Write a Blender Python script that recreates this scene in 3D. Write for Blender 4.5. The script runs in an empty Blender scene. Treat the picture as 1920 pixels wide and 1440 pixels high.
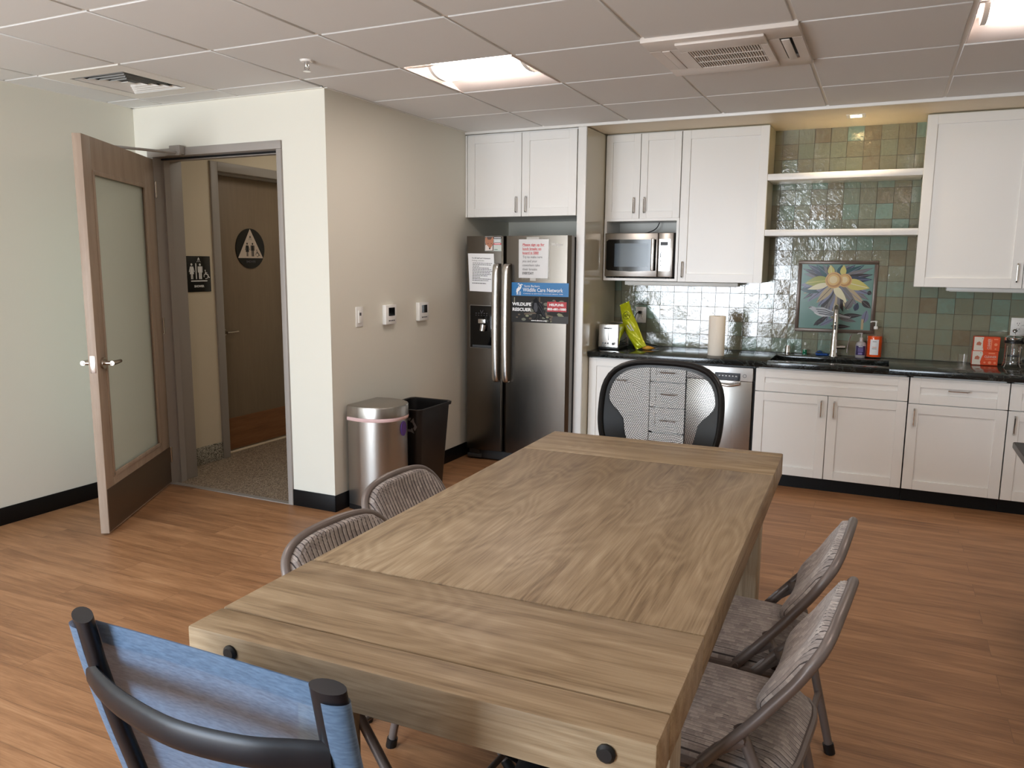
import bpy, bmesh, math, random
from mathutils import Vector, Matrix, noise
random.seed(7)
S = bpy.context.scene
COL = S.collection
PI = math.pi

# ------------------------------------------------------------------ camera
YAW, PITCH, ROLL, CAMZ, FPX = -0.4424, -0.1521, 0.0083, 1.46, 1470.6
def cam_axes():
    f = Vector((math.sin(YAW)*math.cos(PITCH), math.cos(YAW)*math.cos(PITCH), math.sin(PITCH)))
    r = f.cross(Vector((0, 0, 1))).normalized(); u = r.cross(f)
    c, s = math.cos(ROLL), math.sin(ROLL)
    return c*r + s*u, -s*r + c*u, f
r_, u_, f_ = cam_axes()
cd = bpy.data.cameras.new('camera'); cam = bpy.data.objects.new('camera', cd); COL.objects.link(cam)
cam.matrix_world = Matrix(((r_.x, u_.x, -f_.x, 0), (r_.y, u_.y, -f_.y, 0), (r_.z, u_.z, -f_.z, CAMZ), (0, 0, 0, 1)))
cd.sensor_width = 36; cd.lens = FPX/1920*36; cd.clip_start = 0.02; cd.clip_end = 200
S.camera = cam

# ------------------------------------------------------------------ world, exposure, big lights
WORLD_STRENGTH = 9.0
w = bpy.data.worlds.new('daylight'); S.world = w; w.use_nodes = True
nt = w.node_tree; nt.nodes.clear()
wo = nt.nodes.new('ShaderNodeOutputWorld'); bg = nt.nodes.new('ShaderNodeBackground')
tc = nt.nodes.new('ShaderNodeTexCoord'); sx = nt.nodes.new('ShaderNodeSeparateXYZ'); cr = nt.nodes.new('ShaderNodeValToRGB')
mr = nt.nodes.new('ShaderNodeMapRange'); mr.inputs['From Min'].default_value = -1; mr.inputs['From Max'].default_value = 1
nt.links.new(tc.outputs['Generated'], sx.inputs[0]); nt.links.new(sx.outputs['Z'], mr.inputs['Value']); nt.links.new(mr.outputs[0], cr.inputs[0])
e = cr.color_ramp.elements; e[0].position = 0.0; e[0].color = (1.0, 1.0, .98, 1); e[1].position = 1.0; e[1].color = (.50, .68, 1.0, 1)
for p, c in ((.46, (.88, .93, 1.0, 1)), (.52, (.80, .90, 1.0, 1)), (.62, (.68, .83, 1.0, 1))):
    n = e.new(p); n.color = c
bg.inputs['Strength'].default_value = WORLD_STRENGTH
nt.links.new(cr.outputs[0], bg.inputs[0]); nt.links.new(bg.outputs[0], wo.inputs[0])
vs = S.view_settings
vs.view_transform = 'Standard'; vs.look = 'None'; vs.gamma = 1; vs.use_curve_mapping = False
vs.exposure = 1.27
S.cycles.max_bounces = 10; S.cycles.diffuse_bounces = 5; S.cycles.glossy_bounces = 5; S.cycles.transmission_bounces = 8
S.cycles.transparent_max_bounces = 12; S.cycles.sample_clamp_indirect = 6
S.cycles.caustics_reflective = False; S.cycles.caustics_refractive = False
def portal(name, loc, sx_, sy_, rot):
    l = bpy.data.lights.new(name, 'AREA'); l.shape = 'RECTANGLE'; l.size = sx_; l.size_y = sy_; l.cycles.is_portal = True
    o = bpy.data.objects.new(name, l); COL.objects.link(o); o.location = loc; o.rotation_euler = rot
# back-wall windows (x0, x1, z0, z1)
YBW, XRW = -2.7, 3.3
WINS = [(-4.15, -1.55, 0.06, 2.14)]
for x0, x1, z0, z1 in WINS:
    portal('window_portal', ((x0+x1)/2, YBW-.16, (z0+z1)/2), x1-x0, z1-z0, (PI/2, 0, 0))

# ------------------------------------------------------------------ colours and materials
def lin(r, g, b, a=1):
    f = lambda v: (v/255/12.92) if v/255 <= .04045 else ((v/255+.055)/1.055)**2.4
    return (f(r), f(g), f(b), a)
def new_mat(name):
    m = bpy.data.materials.new(name); m.use_nodes = True
    return m, m.node_tree, m.node_tree.nodes['Principled BSDF']
def M(name, rgb, rough=.5, metal=0, spec=.5, bump=0, bscale=60, coat=0, emit=None, estr=0, alpha=1, trans=0, ior=1.45, sheen=0):
    m, t, p = new_mat(name)
    p.inputs['Base Color'].default_value = lin(*rgb)
    p.inputs['Roughness'].default_value = rough; p.inputs['Metallic'].default_value = metal
    p.inputs['Specular IOR Level'].default_value = spec
    p.inputs['Coat Weight'].default_value = coat; p.inputs['Coat Roughness'].default_value = .08
    p.inputs['Alpha'].default_value = alpha; p.inputs['Transmission Weight'].default_value = trans; p.inputs['IOR'].default_value = ior
    p.inputs['Sheen Weight'].default_value = sheen
    if emit: p.inputs['Emission Color'].default_value = lin(*emit); p.inputs['Emission Strength'].default_value = estr
    if bump:
        tc = t.nodes.new('ShaderNodeTexCoord'); n = t.nodes.new('ShaderNodeTexNoise'); n.inputs['Scale'].default_value = bscale; n.inputs['Detail'].default_value = 3
        b = t.nodes.new('ShaderNodeBump'); b.inputs['Strength'].default_value = bump; b.inputs['Distance'].default_value = .002
        t.links.new(tc.outputs['Object'], n.inputs[0]); t.links.new(n.outputs[0], b.inputs['Height']); t.links.new(b.outputs[0], p.inputs['Normal'])
    return m
class NT:
    """small node-building helper"""
    def __init__(s, t): s.t = t
    def n(s, kind, **kw):
        x = s.t.nodes.new('ShaderNode'+kind)
        for k, v in kw.items():
            if k.startswith('_'): x.inputs[k[1:].replace('_', ' ')].default_value = v
            else: setattr(x, k, v)
        return x
    def l(s, a, b): s.t.links.new(a, b)
    def math(s, op, a, b=None, c=None):
        x = s.t.nodes.new('ShaderNodeMath'); x.operation = op
        for i, v in enumerate((a, b, c)):
            if v is None: continue
            if isinstance(v, (int, float)): x.inputs[i].default_value = v
            else: s.l(v, x.inputs[i])
        return x.outputs[0]
    def ramp(s, fac, stops, interp='LINEAR'):
        x = s.t.nodes.new('ShaderNodeValToRGB'); x.color_ramp.interpolation = interp
        el = x.color_ramp.elements
        el[0].position = stops[0][0]; el[0].color = stops[0][1]; el[1].position = stops[-1][0]; el[1].color = stops[-1][1]
        for p, c in stops[1:-1]:
            q = el.new(p); q.color = c
        s.l(fac, x.inputs[0]); return x.outputs[0]
    def mix(s, fac, a, b, mode='MIX'):
        x = s.t.nodes.new('ShaderNodeMix'); x.data_type = 'RGBA'; x.blend_type = mode
        for sock, v in ((x.inputs[0], fac), (x.inputs[6], a), (x.inputs[7], b)):
            if isinstance(v, (int, float, tuple)): sock.default_value = v
            else: s.l(v, sock)
        return x.outputs[2]
    def coords(s, scale=(1, 1, 1), loc=(0, 0, 0)):
        tc = s.n('TexCoord'); m = s.n('Mapping'); m.inputs['Scale'].default_value = scale; m.inputs['Location'].default_value = loc
        s.l(tc.outputs['Object'], m.inputs[0]); return m.outputs[0]
    def noise(s, vec, scale, detail=4, rough=.5, dist=0):
        x = s.n('TexNoise', _Scale=scale, _Detail=detail, _Roughness=rough, _Distortion=dist); s.l(vec, x.inputs['Vector']); return x.outputs[0]
    def bump(s, h, strength, dist, p):
        b = s.n('Bump', _Strength=strength, _Distance=dist); s.l(h, b.inputs['Height']); s.l(b.outputs[0], p.inputs['Normal'])

def wood(name, stops, axis, rough=.5, fine=1.0, bump=.25, spec=.3, rings=.0):
    """grain running along axis 0/1/2"""
    m, t, p = new_mat(name); k = NT(t)
    sc = [1.0, 1.0, 1.0]; sc = [9*fine]*3; sc[axis] = .55
    v = k.coords(tuple(sc))
    a = k.noise(v, 2.8, 9, .68, 1.6)
    sc2 = [100*fine]*3; sc2[axis] = 2.0
    b = k.noise(k.coords(tuple(sc2)), 2.0, 5, .6, .3)
    sc3 = [1.6]*3; sc3[axis] = .6
    c = k.noise(k.coords(tuple(sc3)), 1.6, 4, .6, .6)
    w1 = k.n('TexWave', wave_type='BANDS', bands_direction='XYZ'[(axis+1) % 3], _Scale=1.0, _Distortion=9.0, _Detail=3.0)
    sc4 = [4.5*fine]*3; sc4[axis] = .7
    k.l(k.coords(tuple(sc4)), w1.inputs['Vector'])
    sc5 = [3.2*fine]*3; sc5[axis] = .9
    f = k.math('ADD', k.math('MULTIPLY', a, .48), k.math('MULTIPLY', b, .34))
    f = k.math('ADD', f, k.math('MULTIPLY', c, .18))
    f = k.math('ADD', f, k.math('MULTIPLY', k.math('SUBTRACT', w1.outputs['Fac'], .5), .09))
    rg = k.noise(k.coords(tuple(sc5)), 1.3, 2, .45, .25)
    rl = k.math('POWER', k.math('ABSOLUTE', k.math('SINE', k.math('MULTIPLY', rg, 75))), 2.5)
    f = k.math('ADD', f, k.math('MULTIPLY', k.math('SUBTRACT', rl, .4), rings))
    k.l(k.ramp(f, [(q, lin(*cc)) for q, cc in stops]), p.inputs['Base Color'])
    p.inputs['Roughness'].default_value = rough; p.inputs['Specular IOR Level'].default_value = spec
    k.bump(b, bump, .002, p)
    return m

def floor_mat():
    m, t, p = new_mat('plank_floor'); k = NT(t)
    v = k.coords((1, 1, 1), (.31, .04, 0))
    br = k.n('TexBrick', offset=.37, offset_frequency=2, squash=1.0, _Scale=1.0, _Mortar_Size=.0012, _Mortar_Smooth=.2, _Bias=0.0, _Brick_Width=1.22, _Row_Height=.152)
    br.inputs['Color1'].default_value = (0, 0, 0, 1); br.inputs['Color2'].default_value = (1, 1, 1, 1); br.inputs['Mortar'].default_value = (.5, .5, .5, 1)
    k.l(v, br.inputs['Vector'])
    rnd = k.n('SeparateColor'); k.l(br.outputs['Color'], rnd.inputs[0]); rnd = rnd.outputs[0]
    cmb = k.n('CombineXYZ'); k.l(k.math('MULTIPLY', rnd, 7.3), cmb.inputs[0]); k.l(k.math('MULTIPLY', rnd, 3.1), cmb.inputs[1])
    def shifted(sc):
        a = k.n('VectorMath', operation='ADD'); k.l(k.coords(sc), a.inputs[0]); k.l(cmb.outputs[0], a.inputs[1]); return a.outputs[0]
    g1 = k.noise(shifted((.9, 9, 1)), 2.0, 7, .62, .8)
    g2 = k.noise(shifted((3.0, 75, 1)), 2.0, 5, .65, .2)
    g3 = k.noise(k.coords((1, 1, 1)), .9, 3)
    f = k.math('ADD', k.math('MULTIPLY', g1, .5), k.math('MULTIPLY', g2, .30))
    f = k.math('ADD', f, k.math('MULTIPLY', g3, .12)); f = k.math('ADD', f, k.math('MULTIPLY', rnd, .075))
    col = k.ramp(f, [(.32, lin(112, 79, 54)), (.45, lin(148, 107, 74)), (.55, lin(171, 127, 90)), (.68, lin(192, 150, 112))])
    col = k.mix(k.math('MULTIPLY', br.outputs['Fac'], .55), col, lin(104, 76, 56))
    k.l(col, p.inputs['Base Color']); p.inputs['Roughness'].default_value = .42; p.inputs['Specular IOR Level'].default_value = .35
    h = k.math('SUBTRACT', k.math('MULTIPLY', g2, .5), k.math('MULTIPLY', br.outputs['Fac'], 1.0))
    k.bump(h, .25, .0015, p)
    return m

def speckle_mat(name, base, dark, light, scale=150):
    m, t, p = new_mat(name); k = NT(t)
    v = k.n('TexVoronoi', _Scale=scale, _Randomness=1.0); k.l(k.coords(), v.inputs['Vector'])
    s = k.n('SeparateColor'); k.l(v.outputs['Color'], s.inputs[0])
    col = k.ramp(s.outputs[0], [(0, lin(*dark)), (.22, lin(*dark)), (.24, lin(*base)), (.7, lin(*base)), (.72, lin(*light)), (1, lin(*light))], 'CONSTANT')
    k.l(col, p.inputs['Base Color']); p.inputs['Roughness'].default_value = .45
    return m

TP = .1035     # wall-tile pitch
TX0, TZ0 = -1.97, .845
def tile_mat():
    m, t, p = new_mat('glazed_tile'); k = NT(t)
    tc = k.n('TexCoord'); s = k.n('SeparateXYZ'); k.l(tc.outputs['Object'], s.inputs[0])
    ix = k.math('FLOOR', k.math('DIVIDE', k.math('SUBTRACT', s.outputs['X'], TX0), TP))
    iz = k.math('FLOOR', k.math('DIVIDE', k.math('SUBTRACT', s.outputs['Z'], TZ0), TP))
    c = k.n('CombineXYZ'); k.l(ix, c.inputs[0]); k.l(iz, c.inputs[1])
    wn = k.n('TexWhiteNoise', noise_dimensions='2D'); k.l(c.outputs[0], wn.inputs['Vector'])
    n1 = k.noise(k.coords((1, 1, 1)), 16, 4, .6, .6)
    f = k.math('ADD', wn.outputs['Value'], k.math('MULTIPLY', k.math('SUBTRACT', n1, .5), .5))
    col = k.ramp(f, [(0, lin(124, 114, 92)), (.18, lin(128, 124, 103)), (.42, lin(128, 130, 110)), (.65, lin(126, 133, 114)), (.86, lin(122, 136, 120)), (1, lin(122, 146, 132))])
    k.l(col, p.inputs['Base Color'])
    p.inputs['Roughness'].default_value = .10; p.inputs['Specular IOR Level'].default_value = .6
    p.inputs['Coat Weight'].default_value = .95; p.inputs['Coat Roughness'].default_value = .04
    cc = k.n('VectorMath', operation='ADD'); k.l(k.coords((1, 1, 1)), cc.inputs[0])
    sc = k.n('VectorMath', operation='SCALE'); sc.inputs['Scale'].default_value = .37; k.l(c.outputs[0], sc.inputs[0]); k.l(sc.outputs[0], cc.inputs[1])
    h = k.math('ADD', k.math('MULTIPLY', k.noise(cc.outputs[0], 11, 2, .5, .8), 1.5), k.math('MULTIPLY', k.noise(cc.outputs[0], 42, 3, .6, 2.0), .42))
    k.bump(h, .42, .0032, p)
    for l in list(t.links):
        pass
    b = [x for x in t.nodes if x.type == 'BUMP'][0]; k.l(b.outputs[0], p.inputs['Coat Normal'])
    return m

def stone_mat():
    m, t, p = new_mat('black_stone'); k = NT(t)
    n1 = k.noise(k.coords((1.4, 3, 3)), 3.0, 8, .65, 2.2)
    vein = k.math('ABSOLUTE', k.math('SUBTRACT', n1, .5))
    col = k.ramp(vein, [(0, lin(92, 100, 96)), (.006, lin(50, 55, 54)), (.02, lin(22, 25, 25)), (1, lin(17, 19, 20))])
    n2 = k.noise(k.coords(), 9, 5)
    col = k.mix(k.math('MULTIPLY', n2, .35), col, lin(38, 43, 43))
    k.l(col, p.inputs['Base Color']); p.inputs['Roughness'].default_value = .12; p.inputs['Specular IOR Level'].default_value = .5
    return m

def brushed(name, rgb, rough=.28, axis=2, dark=None):
    """brushed metal; strokes run along axis"""
    m, t, p = new_mat(name); k = NT(t)
    sc = [160]*3; sc[axis] = 1.2
    n1 = k.noise(k.coords(tuple(sc)), 3, 3)
    p.inputs['Base Color'].default_value = lin(*rgb); p.inputs['Metallic'].default_value = 1
    k.l(k.math('ADD', k.math('MULTIPLY', n1, .10), rough-.05), p.inputs['Roughness'])
    k.bump(n1, .012, .0005, p)
    return m

def fabric_stripe():
    """grey-mauve woven stripe: dark thread lines and dashes, ribs along local X, pitch set by local Y"""
    m, t, p = new_mat('striped_upholstery'); k = NT(t)
    uv = k.n('UVMap'); s = k.n('SeparateXYZ'); k.l(uv.outputs[0], s.inputs[0])
    U, V = s.outputs['X'], s.outputs['Y']
    row = k.math('FLOOR', U); fr = k.math('FRACT', U)
    vs_ = k.math('ADD', k.math('MULTIPLY', V, 48), k.math('MULTIPLY', row, .37))
    c = k.n('CombineXYZ'); k.l(row, c.inputs[0]); k.l(k.math('FLOOR', vs_), c.inputs[1])
    wn = k.n('TexWhiteNoise', noise_dimensions='2D'); k.l(c.outputs[0], wn.inputs['Vector'])
    n1 = k.noise(k.coords(), 160, 3)
    f = k.math('ADD', k.math('ADD', k.math('MULTIPLY', wn.outputs['Value'], .36), .1), k.math('MULTIPLY', n1, .4))
    col = k.ramp(f, [(.1, lin(124, 116, 113)), (.45, lin(158, 149, 144)), (.8, lin(194, 185, 178))])
    line = k.math('LESS_THAN', fr, .17)
    col = k.mix(line, col, lin(64, 57, 57))
    thin = k.math('LESS_THAN', k.math('ABSOLUTE', k.math('SUBTRACT', fr, .58)), .05)
    col = k.mix(k.math('MULTIPLY', thin, .45), col, lin(88, 78, 76))
    k.l(col, p.inputs['Base Color']); p.inputs['Roughness'].default_value = .85; p.inputs['Sheen Weight'].default_value = .25
    k.bump(n1, .3, .001, p)
    return m

def mesh_fabric():
    """black chair mesh: rows of staggered slots you see through (UV in slot units)"""
    m, t, p = new_mat('black_chair_mesh'); k = NT(t)
    uv = k.n('UVMap'); s = k.n('SeparateXYZ'); k.l(uv.outputs[0], s.inputs[0])
    row = k.math('FLOOR', s.outputs['Y']); fy = k.math('FRACT', s.outputs['Y'])
    fx = k.math('FRACT', k.math('ADD', s.outputs['X'], k.math('MULTIPLY', k.math('MODULO', row, 2), .5)))
    hx = k.math('LESS_THAN', k.math('ABSOLUTE', k.math('SUBTRACT', fx, .5)), .37)
    hy = k.math('LESS_THAN', k.math('ABSOLUTE', k.math('SUBTRACT', fy, .5)), .33)
    hole = k.math('MULTIPLY', hx, hy)
    p.inputs['Base Color'].default_value = lin(26, 27, 29); p.inputs['Roughness'].default_value = .6
    k.l(k.math('SUBTRACT', 1.0, hole), p.inputs['Alpha'])
    return m

def sling_fabric():
    m, t, p = new_mat('blue_sling_fabric'); k = NT(t)
    n1 = k.noise(k.coords((60, 60, 260)), 1.0, 2)
    col = k.ramp(n1, [(.3, lin(86, 116, 148)), (.7, lin(112, 144, 178))])
    k.l(col, p.inputs['Base Color']); p.inputs['Roughness'].default_value = .5; p.inputs['Sheen Weight'].default_value = .3
    tl = k.n('BsdfTranslucent'); k.l(col, tl.inputs[0]); tr = k.n('BsdfTransparent')
    m1 = k.n('MixShader', _Fac=.25); m2 = k.n('MixShader', _Fac=.16)
    out = [x for x in t.nodes if x.type == 'OUTPUT_MATERIAL'][0]
    k.l(p.outputs[0], m1.inputs[1]); k.l(tl.outputs[0], m1.inputs[2]); k.l(m1.outputs[0], m2.inputs[1]); k.l(tr.outputs[0], m2.inputs[2]); k.l(m2.outputs[0], out.inputs[0])
    return m

def clear_glass(name, tint=(255, 255, 255), fac=.0, rough=.02):
    m, t, p = new_mat(name); k = NT(t)
    tr = k.n('BsdfTransparent'); tr.inputs[0].default_value = lin(*tint); gl = k.n('BsdfGlossy', _Roughness=rough)
    fr = k.n('LayerWeight', _Blend=.5); mx = k.n('MixShader')
    out = [x for x in t.nodes if x.type == 'OUTPUT_MATERIAL'][0]
    k.l(k.math('ADD', k.math('MULTIPLY', k.math('POWER', fr.outputs['Facing'], 4), .45), fac+.04), mx.inputs[0]); k.l(tr.outputs[0], mx.inputs[1]); k.l(gl.outputs[0], mx.inputs[2]); k.l(mx.outputs[0], out.inputs[0])
    return m

m_wall = M('wall_paint', (228, 226, 214), .62, bump=.06, bscale=220)
m_hallwall = M('hall_paint', (218, 206, 184), .6)
m_ceil = M('ceiling_tile', (228, 230, 230), .9, bump=.15, bscale=500)
m_grid = M('ceiling_grid_white', (236, 235, 230), .45)
m_base = M('black_rubber', (15, 15, 16), .5, spec=.3)
m_floor = floor_mat()
m_hallfloor = speckle_mat('hall_speckled_floor', (150, 132, 112), (96, 82, 70), (188, 172, 152), 170)
m_terrazzo = speckle_mat('speckled_base', (150, 146, 134), (70, 66, 60), (196, 190, 178), 170)
m_cab = M('white_lacquer', (238, 238, 235), .3, spec=.45)
m_cabin = M('cabinet_inside', (214, 214, 208), .45)
m_tile = tile_mat()
m_grout = M('tile_grout', (104, 98, 84), .8)
m_stone = stone_mat()
m_steel = brushed('brushed_steel', (176, 172, 166), .3, 2)
m_steelh = brushed('steel_handle', (214, 212, 208), .26, 2)
m_fridge = brushed('dark_brushed_steel', (114, 108, 101), .24, 2)
m_chrome = M('chrome', (225, 225, 225), .07, 1)
m_nickel = M('satin_nickel', (190, 180, 170), .25, 1)
m_black = M('black_plastic', (18, 18, 19), .4)
m_blackgloss = M('black_gloss', (8, 8, 9), .08)
m_dark = M('dark_grey_plastic', (58, 60, 62), .45)
m_white = M('white_plastic', (238, 238, 234), .35)
m_paper = M('white_paper', (238, 239, 240), .7)
m_ink = M('black_ink', (30, 30, 32), .7)
m_greyink = M('grey_ink', (92, 92, 96), .7)
m_red = M('red_ink', (206, 44, 58), .6)
m_frame = M('grey_metal_paint', (158, 152, 146), .42)
m_door = wood('pale_door_veneer', [(.3, (146, 127, 111)), (.5, (162, 143, 126)), (.7, (175, 157, 140))], 2, .45, .6, .08)
m_kick = M('bronze_kickplate', (96, 78, 62), .32, .5)
m_frost = M('frosted_glass', (196, 204, 192), .22, spec=.6)
m_halldoor = wood('brown_door_veneer', [(.2, (124, 108, 90)), (.5, (136, 119, 99)), (.8, (146, 129, 108))], 2, .5, .6, .05)
m_kickwood = wood('brown_kick_panel', [(.3, (110, 72, 44)), (.5, (134, 90, 56)), (.7, (150, 104, 68))], 1, .4, .6, .05)
TS = [(.32, (112, 92, 70)), (.43, (140, 119, 92)), (.53, (157, 136, 108)), (.64, (172, 152, 124)), (.78, (190, 172, 146))]
m_tableY = wood('table_oak_long', TS, 1, .42, 1.0, .35, rings=.075)
m_tableX = wood('table_oak_cross', TS, 0, .42, 1.0, .35, rings=.06)
m_tableZ = wood('table_oak_leg', [(.3, (120, 104, 84)), (.5, (160, 146, 124)), (.72, (196, 186, 168))], 2, .6, 1.6, .6)
m_stripe = fabric_stripe()
m_chairmetal = M('taupe_chair_metal', (116, 106, 101), .38, .3)
m_mesh = mesh_fabric()
m_sling = sling_fabric()
m_navy = M('navy_black_metal', (18, 21, 28), .36, .2)
m_glass = clear_glass('clear_glass')
m_lamp = M('lamp_diffuser', (255, 255, 255), .5, emit=(255, 240, 230), estr=10)
m_lampwarm = M('warm_lamp', (255, 220, 170), .5, emit=(255, 214, 150), estr=14)

# ------------------------------------------------------------------ mesh builder
class B:
    def __init__(s, mat=None):
        s.v = []; s.f = []; s.mi = []; s.mats = []; s.uv = {}; s.cur = 0; s.mx = None
        if mat: s.use(mat)
    def use(s, mat):
        if mat not in s.mats: s.mats.append(mat)
        s.cur = s.mats.index(mat); return s
    def add(s, vs, fs, uvs=None):
        n = len(s.v)
        for p in vs: s.v.append(tuple(s.mx @ Vector(p)) if s.mx else tuple(p))
        for i, f in enumerate(fs):
            if uvs: s.uv[len(s.f)] = uvs[i]
            s.f.append([n+j for j in f]); s.mi.append(s.cur)
        return s
    def box(s, x0, x1, y0, y1, z0, z1, bev=0, seg=2):
        x0, x1 = sorted((x0, x1)); y0, y1 = sorted((y0, y1)); z0, z1 = sorted((z0, z1))
        if bev <= 0:
            return s.add([(x, y, z) for x in (x0, x1) for y in (y0, y1) for z in (z0, z1)],
                         [(0, 1, 3, 2), (4, 6, 7, 5), (0, 4, 5, 1), (2, 3, 7, 6), (0, 2, 6, 4), (1, 5, 7, 3)])
        bm = bmesh.new(); bmesh.ops.create_cube(bm, size=1)
        for v in bm.verts: v.co = Vector(((x0+x1)/2+v.co.x*(x1-x0), (y0+y1)/2+v.co.y*(y1-y0), (z0+z1)/2+v.co.z*(z1-z0)))
        bmesh.ops.bevel(bm, geom=list(bm.edges), offset=min(bev, .49*min(x1-x0, y1-y0, z1-z0)), segments=seg, affect='EDGES', profile=.5)
        bm.verts.index_update()
        s.add([v.co[:] for v in bm.verts], [[v.index for v in f.verts] for f in bm.faces]); bm.free(); return s
    def tube(s, pts, r, n=10, closed=False, r2=None, up=None, caps=True, smooth=0):
        pts = [Vector(p) for p in pts]
        if smooth: pts = catmull(pts, smooth, closed)
        N = len(pts); rs = r if isinstance(r, (list, tuple)) else [r]*N
        if len(rs) != N: rs = [rs[min(len(rs)-1, int(i*len(rs)/N))] for i in range(N)]
        r2 = r2 or 0
        vs = []; prev = None
        for i, p in enumerate(pts):
            a = pts[(i-1) % N] if (closed or i > 0) else p; b = pts[(i+1) % N] if (closed or i < N-1) else p
            t = (b-a).normalized()
            if up is not None: u = (Vector(up) - t*t.dot(Vector(up))).normalized()
            elif prev is None:
                h = Vector((0, 0, 1)) if abs(t.z) < .9 else Vector((1, 0, 0)); u = (h - t*t.dot(h)).normalized()
            else: u = (prev - t*t.dot(prev)).normalized()
            prev = u; v = t.cross(u)
            for k in range(n):
                an = 2*PI*k/n; vs.append(p + u*math.cos(an)*rs[i] + v*math.sin(an)*(r2 or rs[i]))
        fs = []
        for i in range(N if closed else N-1):
            for k in range(n):
                a = i*n+k; b = i*n+(k+1) % n; c = ((i+1) % N)*n+(k+1) % n; d = ((i+1) % N)*n+k
                fs.append((a, b, c, d))
        if caps and not closed:
            fs.append(tuple(range(n))[::-1]); fs.append(tuple((N-1)*n+k for k in range(n)))
        return s.add(vs, fs)
    def cyl(s, p0, p1, r, n=16, r1=None):
        return s.tube([p0, p1], [r, r1 if r1 is not None else r], n)
    def lathe(s, cx, cy, prof, n=28, z0=0, sx=1, sy=1):
        vs = []; fs = []
        for r, z in prof:
            for k in range(n):
                a = 2*PI*k/n; vs.append((cx+r*math.cos(a)*sx, cy+r*math.sin(a)*sy, z0+z))
        for i in range(len(prof)-1):
            for k in range(n):
                fs.append((i*n+k, i*n+(k+1) % n, (i+1)*n+(k+1) % n, (i+1)*n+k))
        fs.append(tuple(range(n))[::-1]); fs.append(tuple((len(prof)-1)*n+k for k in range(n)))
        return s.add(vs, fs)
    def prism(s, poly, o, u, v, d0, d1):
        o, u, v = Vector(o), Vector(u), Vector(v); nn = u.cross(v).normalized(); N = len(poly)
        vs = [o+u*a+v*b+nn*d0 for a, b in poly]+[o+u*a+v*b+nn*d1 for a, b in poly]
        return s.add(vs, [tuple(range(N))[::-1], tuple(range(N, 2*N))]+[(i, (i+1) % N, N+(i+1) % N, N+i) for i in range(N)])
    def grid(s, fn, nu, nv, uvf=None, thick=0):
        """surface from fn(a,b), a,b in 0..1; closed slab if thick"""
        vs = [Vector(fn(i/nu, j/nv)) for i in range(nu+1) for j in range(nv+1)]
        I = lambda i, j: i*(nv+1)+j
        fs = []; uvs = []
        for i in range(nu):
            for j in range(nv):
                q = [(i, j), (i+1, j), (i+1, j+1), (i, j+1)]
                fs.append(tuple(I(*x) for x in q)); uvs.append([uvf(x[0]/nu, x[1]/nv) if uvf else (0, 0) for x in q])
        s.add(vs, fs, uvs)
        if thick:
            nrm = []
            for i in range(nu+1):
                for j in range(nv+1):
                    a = vs[I(min(i+1, nu), j)]-vs[I(max(i-1, 0), j)]; b = vs[I(i, min(j+1, nv))]-vs[I(i, max(j-1, 0))]
                    nrm.append(a.cross(b).normalized())
            bk = [p-n_*thick for p, n_ in zip(vs, nrm)]
            s.add(bk, [f[::-1] for f in fs], [u[::-1] for u in uvs])
            rim = [I(i, 0) for i in range(nu+1)]+[I(nu, j) for j in range(1, nv+1)]+[I(i, nv) for i in range(nu-1, -1, -1)]+[I(0, j) for j in range(nv-1, 0, -1)]
            R = len(rim); s.add([vs[k] for k in rim]+[bk[k] for k in rim], [(i, R+i, R+(i+1) % R, (i+1) % R) for i in range(R)])
        return s
    def build(s, name, parent=None, ang=38, off=None):
        me = bpy.data.meshes.new(name)
        if off is None and parent is not None: off = OFF.get(parent.name)
        vs = s.v if off is None else [(x-off[0], y-off[1], z-off[2]) for x, y, z in s.v]
        me.from_pydata(vs, [], s.f)
        for m in s.mats: me.materials.append(m)
        me.polygons.foreach_set('material_index', s.mi)
        me.polygons.foreach_set('use_smooth', [True]*len(s.f))
        if s.uv:
            uvl = me.uv_layers.new(name='UVMap')
            for fi, u in s.uv.items():
                for k, li in enumerate(me.polygons[fi].loop_indices): uvl.data[li].uv = u[k]
        bm = bmesh.new(); bm.from_mesh(me)
        if not s.uv: bmesh.ops.recalc_face_normals(bm, faces=bm.faces)
        bm.to_mesh(me); bm.free()
        me.set_sharp_from_angle(angle=math.radians(ang)); me.update()
        o = bpy.data.objects.new(name, me); COL.objects.link(o)
        if parent is not None:
            o.parent = parent
            if off is not None: OFF[o.name] = off
        return o
OFF = {}
def catmull(P, k, closed=False):
    out = []; N = len(P)
    rng = range(N) if closed else range(N-1)
    for i in rng:
        p0 = P[(i-1) % N] if (closed or i > 0) else P[i]*2-P[i+1]
        p1, p2 = P[i], P[(i+1) % N]
        p3 = P[(i+2) % N] if (closed or i < N-2) else p2*2-p1
        for j in range(k):
            t = j/k; out.append(.5*((2*p1)+(p2-p0)*t+(2*p0-5*p1+4*p2-p3)*t*t+(3*p1-p0-3*p2+p3)*t**3))
    if not closed: out.append(P[-1])
    return out

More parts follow.
